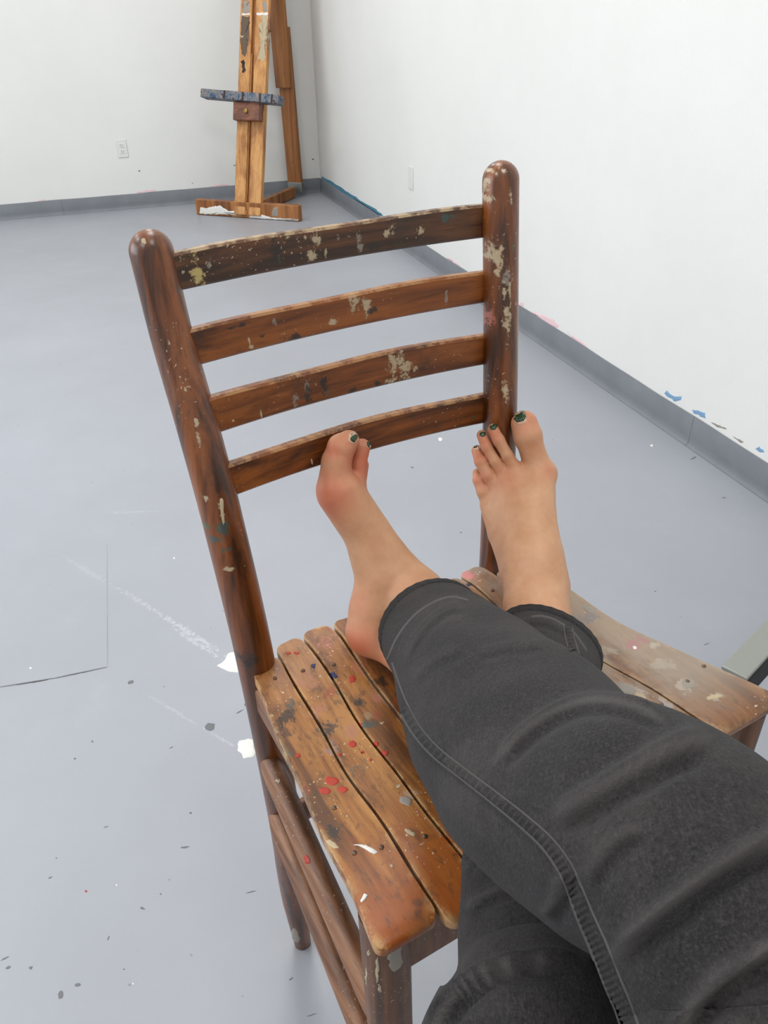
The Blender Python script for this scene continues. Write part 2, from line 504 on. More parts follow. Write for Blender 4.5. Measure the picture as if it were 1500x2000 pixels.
# back rails: slightly bowed boards let into the posts
RAILPX = [((345, 495), (362, 567), (942, 402), (945, 465)), ((382, 645), (402, 712), (945, 532), (947, 592)),
          ((420, 778), (437, 845), (947, 655), (947, 713)), ((455, 908), (470, 967), (947, 772), (948, 827))]
rails = []
for i, (lt, lb, rt, rb) in enumerate(RAILPX):
    z0 = (1.03, 0.96, 0.90, 0.83)[i]
    xl = -(W2 + SPL * z0 - 0.0165); xr = (W2 + SPL * z0 - 0.0165)
    a, b, c, d = cX(*lt, xl), cX(*lb, xl), cX(*rt, xr), cX(*rb, xr)
    yl, yr = (a[1] + b[1]) / 2, (c[1] + d[1]) / 2
    # keep the rail face inside the post
    pyl = np.interp((a[2] + b[2]) / 2, qL[:, 2], qL[:, 1]); pyr = np.interp((c[2] + d[2]) / 2, qR[:, 2], qR[:, 1])
    yl = min(max(yl, pyl - 0.011), pyl + 0.009); yr = min(max(yr, pyr - 0.011), pyr + 0.009)
    a, b, c, d = cY(*lt, yl), cY(*lb, yl), cY(*rt, yr), cY(*rb, yr)
    lz1, lz0, rz1, rz0 = a[2], b[2], c[2], d[2]
    N = 36; TK = 0.0115; vs = []
    for k in range(N + 1):
        t = -0.055 + 1.11 * k / N
        x = xl + (xr - xl) * t
        y = yl + (yr - yl) * t + 0.012 * (1 - (2 * t - 1) ** 2)
        z1 = lz1 + (rz1 - lz1) * t; z0_ = lz0 + (rz0 - lz0) * t
        z1 += 0.0008 * math.sin(9 * t + i); 
        e = 0.0022
        for (dy, z) in ((0, z0_ + e), (0, z1 - e), (e, z1), (TK - e, z1), (TK, z1 - e), (TK, z0_ + e), (TK - e, z0_), (e, z0_)):
            vs.append((x, y + dy, z))
    fs = bridge(N + 1, 8); fs.append(tuple(range(8))); fs.append(tuple(range(N * 8, N * 8 + 8)))
    rails.append(mesh('back_rail', vs, fs, M_RAILTOP if i == 0 else M_RAIL, chair, smooth=True, angle=30))

# seat: ten long scooped slats
ZS = 0.6155
def slat_z(t):                      # t = 0 at the back, 1 at the front
    return ZS + 0.008 * (1 - t) ** 2 - 0.014 * math.exp(-((t - 0.46) / 0.25) ** 2) - 0.030 * max(0.0, t - 0.86) ** 1.3 - 0.004 * math.exp(-(t / 0.05) ** 2)
S_ = 0.9478
# gap lines (x at back, x at front) in chair coordinates; first and last are the outer edges
backx = [-0.1800] + list(np.linspace(-0.1462, 0.1378, 9)) + [0.188]
frontx = [-0.2085] + list(np.linspace(-0.1520, 0.1790, 9)) + [0.268]
def slat_extra(kind):
    def ex(nb, oc, col):
        sep = nb.n('ShaderNodeSeparateXYZ'); nb.link(oc, sep.inputs[0]); y = sep.outputs[1]; x = sep.outputs[0]
        nz = nb.noise(oc, 22.0, 5, 0.65)
        nl = nb.noise(nb.mapping(oc, (1, 1, 1), (7, 3, 1)), 9.0, 3, 0.6)
        # dusty rose wash towards the back, amber varnish left at the front, dark rubbed streaks in the scoop
        back = nb.mask(nb.math('ADD', y, nb.math('MULTIPLY', nl, 0.10)), -0.12, 0.06)
        col = nb.mix(nb.math('MULTIPLY', back, 0.30), col, srgb(156, 110, 84))
        fa, fc = (0.8, srgb(156, 76, 10)) if kind == 'left' else (0.45, srgb(122, 70, 28))
        front = nb.mask(nb.math('ADD', nb.math('MULTIPLY', y, -1.0), nb.math('MULTIPLY', nl, 0.14)), 0.33, 0.42)
        col = nb.mix(nb.math('MULTIPLY', front, fa), col, fc)
        dk = nb.mask(nz, 0.56, 0.70)
        band = nb.mask(nb.noise(nb.mapping(oc, (0.6, 1.6, 1), (2, 5, 0)), 14.0, 2), 0.50, 0.62)
        col = nb.mix(nb.math('MULTIPLY', nb.math('MULTIPLY', dk, band), 0.8), col, srgb(58, 48, 42))
        gm = nb.noise(nb.mapping(oc, (1, 1, 1), (1, 9, 4)), 16.0, 3, 0.6)
        col = nb.mix(nb.math('MULTIPLY', nb.mask(gm, 0.64, 0.74), 0.5), col, srgb(96, 98, 86))
        sk = nb.noise(nb.mapping(oc, (1, 0.45, 1), (6, 1, 9)), 130.0, 5, 0.75)
        col = nb.mix(nb.math('MULTIPLY', nb.mask(sk, 0.53, 0.66), 0.55), col, srgb(76, 50, 32))
        rm = nb.noise(nb.mapping(oc, (1, 1, 1), (12, 2, 8)), 24.0, 2, 0.5)
        col = nb.mix(nb.math('MULTIPLY', nb.mask(rm, 0.66, 0.74), 0.55), col, srgb(150, 66, 46))
        if kind == 'right':
            w = nb.mask(nb.noise(nb.mapping(oc, (1, 0.7, 1), (3, 3, 3)), 11.0, 5, 0.6), 0.36, 0.56)
            far = nb.mask(y, -0.36, -0.27)
            col = nb.mix(nb.math('MULTIPLY', nb.math('MULTIPLY', w, far), 0.72), col, srgb(160, 146, 130))
        return col
    return ex
C_BLACK, C_TEAL, C_CREAM, C_GREY, C_PINK = srgb(40, 34, 30), srgb(62, 80, 76), srgb(184, 166, 136), srgb(138, 128, 118), srgb(176, 106, 92)
C_LAV, C_ROSE, C_DUST = srgb(140, 118, 124), srgb(170, 112, 92), srgb(178, 166, 150)
def slat_spot(x, y, rx, ry, c, amt):
    p = cZ(x, y, ZS)
    e = [cZ(x + rx, y, ZS) - p, cZ(x, y + ry, ZS) - p]
    return (p, (max(abs(e[0][0]), abs(e[1][0])) + 0.002, max(abs(e[0][1]), abs(e[1][1])) + 0.002, 0.06), c, amt)
SLAT_ST = [slat_spot(*q) for q in (
    (640, 1262, 26, 16, C_PINK, .45), (700, 1300, 30, 22, C_PINK, .5), (600, 1330, 34, 20, C_ROSE, .5), (560, 1398, 32, 9, C_BLACK, .85), (640, 1408, 34, 12, C_BLACK, .85), (560, 1420, 30, 7, C_BLACK, .6),
    (705, 1365, 18, 9, C_BLACK, .9), (720, 1400, 22, 10, C_TEAL, .9), (668, 1352, 9, 12, C_BLACK, .9), (552, 1456, 17, 18, C_TEAL, .9), (592, 1536, 11, 22, C_TEAL, .85), (648, 1622, 24, 24, C_BLACK, .85),
    (740, 1326, 18, 14, C_BLACK, .8), (650, 1446, 20, 16, C_LAV, .7), (700, 1482, 24, 16, C_TEAL, .5), (620, 1380, 30, 16, C_ROSE, .6), (680, 1416, 22, 18, C_ROSE, .6), (760, 1440, 20, 16, C_BLACK, .5),
    (800, 1545, 26, 16, C_DUST, .5), (575, 1500, 12, 14, C_BLACK, .5), (570, 1372, 14, 7, C_TEAL, .7), (810, 1770, 22, 14, C_BLACK, .4), (720, 1385, 14, 9, C_CREAM, .35), (735, 1352, 14, 10, C_PINK, .7))]
SLATR_ST = [slat_spot(*q) for q in (
    (1150, 1192, 36, 16, srgb(122, 120, 122), .7), (1245, 1240, 36, 14, srgb(168, 116, 118), .75), (1285, 1246, 18, 8, C_DUST, .8), (1345, 1335, 30, 20, C_DUST, .7), (1230, 1352, 52, 22, C_DUST, .75),
    (1290, 1378, 40, 8, srgb(160, 154, 148), .8), (1200, 1255, 30, 18, C_DUST, .5), (1300, 1290, 44, 24, C_DUST, .45), (1395, 1360, 22, 6, C_DUST, .7), (925, 1130, 26, 14, C_ROSE, .4))]
M_SLAT = wood('paint_stained_slat_wood', 1, srgb(176, 120, 58), srgb(146, 92, 40), srgb(94, 55, 22), grime=(0.50, 0.70, 0.6), grime_col=srgb(84, 60, 42), fleck=(0.69, 0.725, 0.7), fleck_col=srgb(222, 206, 180), rough=0.46, coat=0.06, extra=smudges(SLAT_ST, slat_extra('left'), (1, 0.55, 1), 120.0), seed=8.0, edge=(srgb(206, 166, 112), 0.75))
M_SLATR = wood('grey_washed_slat_wood', 1, srgb(150, 104, 60), srgb(126, 82, 44), srgb(86, 54, 28), grime=(0.54, 0.72, 0.5), grime_col=srgb(84, 60, 42), fleck=(0.69, 0.725, 0.7), fleck_col=srgb(222, 210, 190), rough=0.38, coat=0.25, extra=smudges(SLATR_ST, slat_extra('right'), (1, 0.6, 1), 80.0), seed=9.0, edge=(srgb(196, 166, 126), 0.6))
slats = []
for k in range(10):
    xb0, xb1, xf0, xf1 = backx[k], backx[k + 1], frontx[k], frontx[k + 1]
    g = 0.0015
    if k > 0: xb0 += g; xf0 += g
    if k < 9: xb1 -= g; xf1 -= g
    yb = -0.036 if k == 0 else (-0.040 if k == 9 else -0.018 - 0.002 * math.sin(k * 2.1))
    yf = (-0.368, -0.378, -0.381, -0.381, -0.381, -0.380, -0.378, -0.374, -0.368, -0.355)[k]
    N, C = 44, 6
    RC = 0.010
    vs = []; TK = 0.014
    tilt = (0.0015 * math.sin(k * 1.7))
    for i in range(N + 1):
        s = i / N
        s2 = 0.5 - 0.5 * math.cos(math.pi * s) if True else s
        y = yb + (yf - yb) * s2
        tt = (y + 0.018) / (-0.381 + 0.018)
        x0 = xb0 + (xf0 - xb0) * s2; x1 = xb1 + (xf1 - xb1) * s2
        w0 = 0.0010 * math.sin(17 * s2 + k * 2.3); w1 = 0.0010 * math.sin(17 * s2 + (k + 1) * 2.3)
        x0 += w0; x1 += w1
        d = min(abs(y - yb), abs(y - yf))
        ins = RC - math.sqrt(max(RC * RC - (RC - d) ** 2, 0)) if d < RC else 0.0
        x0 += ins; x1 -= ins
        zt = slat_z(tt)
        fe = min(1.0, abs(y - yf) / 0.012); fe = 1 - math.sqrt(max(0, 1 - (1 - fe) ** 2))
        for layer in (0, 1):
            for j in range(C + 1):
                u = j / C
                x = x0 + (x1 - x0) * (u if layer == 0 else 1 - u)
                z = zt - 0.006 * fe + tilt * (u - 0.5) * (1 if layer == 0 else -1) if layer == 0 else zt - TK + 0.003 * fe
                vs.append((x, y, z))
    R2 = 2 * (C + 1)
    fs = bridge(N + 1, R2); fs.append(tuple(range(R2))); fs.append(tuple(range(N * R2, N * R2 + R2)))
    o = mesh('seat_slat', vs, fs, M_SLATR if k >= 7 else M_SLAT, chair, smooth=True, bevel=0.0022, angle=40)
    slats.append(o)
# frame under the seat
def rail_box(name, a, b, hw, hh, mat):
    a, b = np.array(a), np.array(b); d = (b - a) / 2
    n = np.cross(d / np.linalg.norm(d), ZU); n /= np.linalg.norm(n)
    return box(name, (a + b) / 2, d, n * hw, ZU * hh, mat, chair, bevel=0.004)
rail_box('seat_frame_rail', (FLx + 0.01, FLy - 0.002, 0.546), (FRx - 0.01, FRy - 0.002, 0.546), 0.012, 0.040, M_LEG)
rail_box('seat_frame_rail', (-0.166, -0.030, 0.575), (0.168, -0.008, 0.575), 0.010, 0.018, M_LEG)
rail_box('seat_frame_rail', (FLx + 0.006, FLy, 0.578), (-0.171, -0.034, 0.582), 0.011, 0.018, M_STR)
rail_box('seat_frame_rail', (FRx, FRy, 0.578), (0.170, -0.006, 0.582), 0.011, 0.018, M_STR)
rail_box('seat_frame_rail', (-0.10, -0.03, 0.589), (-0.12, -0.33, 0.586), 0.010, 0.006, M_STR)
# stretchers between the legs
def stretcher(a, b, rx=0.0115, rz=0.0185, mat=None):
    q = np.linspace(a, b, 26)
    t = np.linspace(0, 1, 26)
    r = 1.0 - 0.25 * np.clip((0.05 - t) / 0.05, 0, 1) - 0.25 * np.clip((t - 0.95) / 0.05, 0, 1)
    return bar('stretcher', q, r * rz, mat or M_STR, chair, n=20, squash=(rx / rz, 1.0), up=(1, 0, 0) if abs(b[0] - a[0]) < 0.15 else (0, 1, 0))
strU = stretcher(np.array([-0.175, -0.040, 0.474]), np.array([-0.187, -0.327, 0.412]), 0.0135, 0.020)
strL = stretcher(np.array([-0.174, -0.036, 0.366]), np.array([-0.190, -0.327, 0.298]), 0.0140, 0.021)
stretcher(np.array([0.169, -0.004, 0.474]), np.array([0.246, -0.327, 0.44]))
stretcher(np.array([0.166, -0.002, 0.366]), np.array([0.244, -0.327, 0.33]))
stretcher(np.array([FLx + 0.006, FLy, 0.26]), np.array([FRx - 0.008, FRy, 0.26]))
stretcher(np.array([-0.158, -0.022, 0.33]), np.array([0.16, 0.0, 0.33]))

# ------------------------------------------------------------------ implicit surfaces for the feet
def round_cone(P, a, b, ra, rb):
    ba = b - a; l2 = ba @ ba
    pa = P - a
    t = np.clip((pa @ ba) / max(l2, 1e-12), 0, 1)
    d = np.linalg.norm(pa - t[:, None] * ba, axis=1)
    return d - (ra + (rb - ra) * t)
def smin(a, b, k):
    h = np.clip(0.5 + 0.5 * (b - a) / k, 0, 1)
    return b + (a - b) * h - k * h * (1 - h)
def chain_sdf(P, pts):
    d = None
    if len(pts) == 1:
        x, y, dd, r = pts[0]; return np.linalg.norm(P - at(x, y, dd), axis=1) - r
    for p, q in zip(pts[:-1], pts[1:]):
        e = round_cone(P, at(*p[:3]), at(*q[:3]), p[3], q[3])
        d = e if d is None else smin(d, e, 0.003)
    return d
def foot_sdf(P, body, toes, kb=0.011, kt=0.0006, kj=0.0038):
    d = None
    for c in body:
        e = chain_sdf(P, c); d = e if d is None else smin(d, e, kb)
    t = None
    for c in toes:
        e = chain_sdf(P, c); t = e if t is None else smin(t, e, kt)
    return smin(d, t, kj)
def surface_nets(fn, lo, hi, h):
    n = np.ceil((hi - lo) / h).astype(int) + 1
    ax = [lo[i] + h * np.arange(n[i]) for i in range(3)]
    ci = [np.arange(0, n[i] + 4, 5) for i in range(3)]               # coarse pass, then only the band near the skin
    cp = np.stack(np.meshgrid(*[lo[i] + h * ci[i] for i in range(3)], indexing='ij'), -1)
    cg = fn(cp.reshape(-1, 3)).reshape(cp.shape[:3])
    near = [np.clip((np.arange(n[i]) + 2) // 5, 0, len(ci[i]) - 1) for i in range(3)]
    G = cg[np.ix_(*near)].astype(np.float32)
    todo = np.argwhere(np.abs(G) < 7.0 * h)
    for k in range(0, len(todo), 400000):
        t_ = todo[k:k + 400000]
        G[t_[:, 0], t_[:, 1], t_[:, 2]] = fn(lo + h * t_)
    I = (G < 0)
    c = I[:-1, :-1, :-1].astype(np.int8)
    tot = sum(I[i:n[0] - 1 + i, j:n[1] - 1 + j, k:n[2] - 1 + k].astype(np.int8) for i in (0, 1) for j in (0, 1) for k in (0, 1))
    act = (tot > 0) & (tot < 8)
    idx = -np.ones(act.shape, int); cells = np.argwhere(act); idx[act] = np.arange(len(cells))
    acc = np.zeros((len(cells), 3)); cnt = np.zeros(len(cells))
    corners = [(i, j, k) for i in (0, 1) for j in (0, 1) for k in (0, 1)]
    for a in corners:
        for b in corners:
            if a < b and sum(abs(x - y) for x, y in zip(a, b)) == 1:
                va = G[cells[:, 0] + a[0], cells[:, 1] + a[1], cells[:, 2] + a[2]]; vb = G[cells[:, 0] + b[0], cells[:, 1] + b[1], cells[:, 2] + b[2]]
                m = (va < 0) != (vb < 0)
                t = np.where(m, va / np.where(m, va - vb, 1), 0)
                pt = np.array(a) + t[:, None] * (np.array(b) - np.array(a))
                acc[m] += pt[m]; cnt[m] += 1
    verts = lo + h * (cells + acc / cnt[:, None])
    faces = []
    for axis in range(3):
        s0 = [slice(None)] * 3; s1 = [slice(None)] * 3
        s0[axis] = slice(0, -1); s1[axis] = slice(1, None)
        E = np.argwhere(I[tuple(s0)] != I[tuple(s1)])
        o1, o2 = [(1, 2), (2, 0), (0, 1)][axis]
        E = E[(E[:, o1] > 0) & (E[:, o2] > 0) & (E[:, o1] < n[o1] - 1) & (E[:, o2] < n[o2] - 1)]
        q = []
        for (d1, d2) in ((0, 0), (-1, 0), (-1, -1), (0, -1)):
            e = E.copy(); e[:, o1] += d1; e[:, o2] += d2
            q.append(idx[e[:, 0], e[:, 1], e[:, 2]])
        q = np.stack(q, 1); faces.append(q[(q >= 0).all(1)])
    return verts, np.vstack(faces)
def smooth_verts(v, f, it=2, lam=0.4):
    e = np.vstack([f[:, [0, 1]], f[:, [1, 2]], f[:, [2, 3]], f[:, [3, 0]]])
    for _ in range(it):
        acc = np.zeros_like(v); c = np.zeros(len(v))
        np.add.at(acc, e[:, 0], v[e[:, 1]]); np.add.at(acc, e[:, 1], v[e[:, 0]])
        np.add.at(c, e[:, 0], 1); np.add.at(c, e[:, 1], 1)
        v = v + lam * (acc / c[:, None] - v)
    return v

# right foot (seen from its inner side, on the left of the picture)
RF_BODY = [
    [(720, 1233, .832, .0245), (733, 1190, .834, .0275), (748, 1130, .832, .029), (713, 1042, .824, .0225), (664, 962, .812, .0245)],
    [(704, 988, .824, .0125), (757, 1085, .832, .0205), (808, 1158, .836, .028)],
    [(702, 995, .838, .0125), (758, 1095, .844, .019), (800, 1160, .844, .026)],
    [(698, 1005, .850, .0125), (750, 1105, .854, .019), (780, 1170, .850, .025)],
    [(688, 1018, .861, .0130), (730, 1115, .862, .018), (735, 1205, .852, .0225)],
    [(812, 1172, .832, .033), (850, 1235, .800, .035), (920, 1310, .740, .038)],
    [(730, 1240, .832, .0215), (778, 1272, .818, .0195), (850, 1330, .775, .026)],
    [(792, 1166, .8125, .0155)],
]
RF_TOES = [
    [(655, 950, .808, .0190), (657, 902, .803, .0150), (667, 874, .801, .0142), (681, 861, .800, .0110)],
    [(700, 985, .822, .0110), (697, 945, .820, .0094), (701, 905, .816, .0080), (707, 873, .813, .0088)],
    [(700, 992, .838, .0105), (700, 950, .834, .0078), (706, 908, .829, .0078)],
    [(696, 1002, .850, .0105), (697, 960, .847, .0074), (701, 925, .843, .0074)],
    [(688, 1015, .861, .0110), (690, 975, .859, .0074), (695, 948, .856, .0074)],
]
# left foot (seen from above, on the right of the picture)
LF_BODY = [
    [(1053, 926, .889, .0178), (1049, 1005, .872, .0205), (1049, 1085, .858, .0282), (1046, 1135, .856, .0325)],
    [(1010, 924, .890, .0118), (1034, 1012, .868, .0165), (1040, 1095, .856, .0275)],
    [(987, 934, .894, .0118), (1017, 1018, .873, .0160), (1034, 1100, .860, .0265)],
    [(972, 955, .898, .0115), (999, 1030, .881, .0160), (1026, 1105, .866, .0250)],
    [(958, 989, .903, .0118), (980, 1042, .892, .0155), (1016, 1112, .876, .0215)],
    [(1046, 1132, .856, .0330), (1047, 1185, .838, .0345), (1058, 1260, .806, .0360)],
    [(1000, 1000, .900, .015), (1025, 1090, .895, .022), (1036, 1150, .888, .0270)],
    [(1090, 1146, .862, .0115)],
    [(1068, 925, .889, .0098)],
]
LF_TOES = [
    [(1052, 920, .889, .0170), (1041, 884, .886, .0138), (1031, 852, .882, .0158), (1024, 828, .884, .0150)],
    [(1008, 922, .890, .0100), (991, 890, .883, .0064), (974, 860, .881, .0066), (963, 839, .886, .0067)],
    [(986, 930, .893, .0100), (967, 901, .888, .0062), (950, 873, .887, .0062), (941, 850, .891, .0060)],
    [(971, 952, .897, .0100), (953, 928, .893, .0068), (939, 902, .893, .0069), (931, 880, .898, .0062)],
    [(957, 985, .902, .0100), (944, 961, .900, .0074), (935, 938, .902, .0066), (932, 924, .907, .0056)],
    [(1046, 905, .879, .0038), (1052, 985, .8598, .0040), (1052, 1070, .8385, .0044)],      # tendons over the instep
    [(1000, 930, .880, .0030), (1033, 1012, .8548, .0032), (1045, 1085, .8360, .0034)],
    [(980, 942, .885, .0028), (1016, 1018, .8600, .0030), (1036, 1080, .8415, .0030)],
]
def set_back(chains, k):                # move a foot back until toes and heel rest on the stool
    return [[(x, y, d * k, r * k) for (x, y, d, r) in c] for c in chains]
KR, KL = 1.0205, 1.0270
RF_BODY, RF_TOES = set_back(RF_BODY, KR), set_back(RF_TOES, KR)
LF_BODY, LF_TOES = set_back(LF_BODY, KL), set_back(LF_TOES, KL)
def build_foot(body, toes, h=0.0013):
    pts = np.array([at(*q[:3]) for c in body + toes for q in c])
    rr = max(q[3] for c in body + toes for q in c)
    v, f = surface_nets(lambda P: foot_sdf(P, body, toes), pts.min(0) - rr - 0.006, pts.max(0) + rr + 0.006, h)
    return smooth_verts(v, f, 2, 0.45), f
person_loc = np.array([0.0, -0.03, 0.56])
vR, fR = build_foot(RF_BODY, RF_TOES)
vL, fL = build_foot(LF_BODY, LF_TOES)
person = empty('person', person_loc, 0, 'barefoot person in faded black jeans resting crossed feet on the wooden stool', 'person')

def skin_mat():
    m, nt, b = new_mat('skin'); nb = NB(nt); oc = nb.coord()
    at_ = nb.n('ShaderNodeAttribute'); at_.attribute_name = 'blush'
    n1 = nb.noise(oc, 38, 4, 0.6); n2 = nb.noise(oc, 260, 2)
    col = nb.ramp(n1, [(0.3, srgb(196, 144, 108)), (0.7, srgb(210, 162, 126))])
    col = nb.mix(at_.outputs['Fac'], col, srgb(196, 98, 72))
    col = nb.mix(nb.math('MULTIPLY', nb.mask(n2, 0.55, 0.75), 0.10), col, srgb(190, 130, 104))
    nb.link(col, b.inputs['Base Color'])
    b.inputs['Roughness'].default_value = 0.48
    b.inputs['Specular IOR Level'].default_value = 0.4
    nb.bump(nb.math('ADD', n2, nb.math('MULTIPLY', nb.noise(oc, 70, 4), 1.6)), 0.16, 0.0012, b)
    return m
M_SKIN = skin_mat()
M_HALLUX = None

# jeans: two tubes laid over stations (outline pixel, outline pixel, depth, thickness ratio)
R_ST = [((926, 1166), (749, 1272), .812, .82), ((990, 1206), (776, 1345), .725, .76), ((1100, 1270), (806, 1470), .634, .70),
        ((1205, 1340), (850, 1580), .560, .68), ((1295, 1420), (915, 1662), .503, .72), ((1400, 1446), (1040, 1770), .462, .92),
        ((1520, 1516), (1140, 1840), .428, .96), ((1650, 1640), (1185, 1930), .405, 1.0), ((1830, 1820), (1240, 2060), .39, 1.0)]
L_ST = [((974, 1216), (1168, 1308), .818, .72), ((968, 1335), (1152, 1375), .724, .86), ((952, 1500), (1158, 1500), .672, .86),
        ((905, 1680), (1160, 1690), .610, .86), ((896, 1800), (1185, 1830), .562, .92), ((893, 1900), (1215, 1935), .530, .95), ((848, 2010), (1270, 2050), .492, .9)]
def leg_frames(st, tail):
    rows = []
    for (u, l, d, k) in st:
        pu, pl_ = at(*u, d), at(*l, d)
        c = (pu + pl_) / 2; a = (pl_ - pu) / 2
        rows.append(np.r_[c, a, [np.linalg.norm(a) * k]])
    for (c, a, t) in tail:
        rows.append(np.r_[c, a, [t]])
    return np.array(rows)
RT = [(np.array([0.178, 0.10, 0.755]), np.array([-0.075, -0.012, -0.032]), 0.085), (np.array([0.10, -0.06, 0.655]), np.array([-0.085, 0.0, -0.04]), 0.095)]
LT = [(np.array([0.02, 0.14, 0.585]), np.array([0.075, 0.03, 0.0]), 0.075), (np.array([-0.085, -0.06, 0.62]), np.array([0.085, 0.03, 0.0]), 0.09)]
def seg_dist(px, poly):
    poly = np.asarray(poly, float)
    best = np.full(len(px), 1e9); sgn = np.zeros(len(px)); along = np.zeros(len(px))
    tot = np.linalg.norm(np.diff(poly, axis=0), axis=1).sum(); acc = 0
    for a, b in zip(poly[:-1], poly[1:]):
        d = b - a; L = np.linalg.norm(d)
        t = np.clip(((px - a) @ d) / (L * L), 0, 1)
        q = a + t[:, None] * d
        e = np.linalg.norm(px - q, axis=1)
        s = np.sign((px[:, 0] - a[0]) * d[1] - (px[:, 1] - a[1]) * d[0])
        m = e < best
        best[m] = e[m]; sgn[m] = s[m]; along[m] = (acc + t[m] * L) / tot
        acc += L
    return best * sgn, along
def smooth_poly(p, n=40):
    return resample(np.c_[np.asarray(p, float), np.zeros(len(p))], n)[:, :2]
R_FOLDS = [   # polyline, width px, height m
    ([(956, 1500), (990, 1460), (1020, 1429), (1084, 1387), (1153, 1366), (1223, 1373), (1276, 1395), (1310, 1425)], 15, .0034),
    ([(1073, 1600), (1153, 1552), (1233, 1504), (1287, 1472), (1345, 1448), (1400, 1440)], 26, .0042),
    ([(1196, 1893), (1212, 1860), (1240, 1822), (1313, 1760), (1420, 1682), (1510, 1640), (1600, 1615)], 24, .0052),
    ([(1318, 2040), (1345, 1980), (1393, 1920), (1457, 1877), (1520, 1845), (1600, 1820)], 24, .0048),
    ([(1140, 1735), (1160, 1695), (1200, 1645), (1260, 1610)], 20, .0022),
    ([(930, 1275), (990, 1262), (1065, 1258)], 9, .0010),
    ([(800, 1330), (840, 1290), (900, 1260)], 14, .0010),
    ([(790, 1290), (815, 1240), (870, 1190), (915, 1185)], 9, .0014),
    ([(1060, 1790), (1090, 1750), (1100, 1700)], 18, .0020),
]
L_FOLDS = [
    ([(835, 2030), (862, 1978), (900, 1930), (950, 1895), (1010, 1878), (1080, 1872), (1160, 1890)], 16, .0060),
    ([(905, 1775), (950, 1745), (1010, 1722), (1050, 1715)], 14, .0026),
    ([(900, 1700), (930, 1670), (960, 1650)], 10, .0018),
    ([(1010, 1215), (1060, 1212), (1120, 1240)], 7, .0010),
    ([(1120, 1255), (1125, 1290), (1150, 1330)], 8, .0012),
]
def tube(st, tail, folds, n_ring, n_seg, hem=0.013):
    rows = leg_frames(st, tail)
    q = resample(rows, n_ring)
    c = q[:, :3]
    s = np.r_[0, np.cumsum(np.linalg.norm(np.diff(c, axis=0), axis=1))]
    tan = np.gradient(c, axis=0); tan /= np.linalg.norm(tan, axis=1)[:, None]
    th = np.linspace(0, 2 * math.pi, n_seg, endpoint=False)
    P = np.zeros((n_ring, n_seg, 3)); Nn = np.zeros_like(P)
    for i in range(n_ring):
        a = q[i, 3:6]; ra = np.linalg.norm(a); a = a - tan[i] * (a @ tan[i]); a /= np.linalg.norm(a)
        b = np.cross(tan[i], a); rb = q[i, 6]
        cs, sn = np.cos(th)[:, None], np.sin(th)[:, None]
        P[i] = c[i] + ra * cs * a + rb * sn * b
        nn = cs * a / ra + sn * b / rb; Nn[i] = nn / np.linalg.norm(nn, axis=1)[:, None]
    # seam bulk and cloth slackness
    pv = P.reshape(-1, 3); nv = Nn.reshape(-1, 3); sv = np.repeat(s, n_seg); tv = np.tile(th, n_ring)
    disp = 0.0011 * np.sin(sv * 33 + 2.0 * np.cos(tv)) * np.sin(tv * 2 + sv * 11) + 0.0007 * np.sin(sv * 71 + tv * 3)
    disp *= np.clip(sv / 0.05, 0.15, 1)
    disp += np.where(sv < hem, 0.0011, 0.0) - 0.0010 * np.exp(-((sv - hem - 0.001) / 0.0016) ** 2)
    disp += np.where(sv < hem, 0.0002 * np.sin(tv * 31 + sv * 160), 0)
    view = O - pv; view /= np.linalg.norm(view, axis=1)[:, None]
    face = np.clip(((nv * view).sum(1) + 0.15) / 0.35, 0, 1)
    px = proj(pv)[:, :2]
    for poly, w, hgt in folds:
        sd, al = seg_dist(px, smooth_poly(poly))
        w = w * 0.78
        prof = np.exp(-(sd / w) ** 2) - 0.9 * np.exp(-((sd + 1.6 * w) / (1.1 * w)) ** 2)
        fade = np.clip(np.minimum(al, 1 - al) / 0.18, 0, 1); fade = fade * fade * (3 - 2 * fade)
        disp += 1.45 * hgt * prof * fade * face
    pv = pv + nv * disp[:, None]
    P = pv.reshape(n_ring, n_seg, 3)
    # turned-in hem
    ins = []
    for (fr, back) in ((0.990, -0.0012), (0.965, -0.0009), (0.945, 0.003), (0.94, 0.02), (0.93, 0.05)):
        base = P[0] if back < 0.004 else P[min(n_ring - 1, int(np.searchsorted(s, back)))]
        cc = base.mean(0)
        ins.append(cc + (base - cc) * fr + tan[0] * (back if back < 0.004 else 0))
    allP = np.concatenate([np.array(ins[::-1]), P], 0)
    m = len(allP)
    fs = bridge(m, n_seg); fs.append(tuple(range((m - 1) * n_seg, m * n_seg)))
    return list(allP.reshape(-1, 3)), fs, c, q
jv1, jf1, cR, qRl = tube(R_ST, RT, R_FOLDS, 620, 300)
jv2, jf2, cL, qLl = tube(L_ST, LT, L_FOLDS, 460, 220)
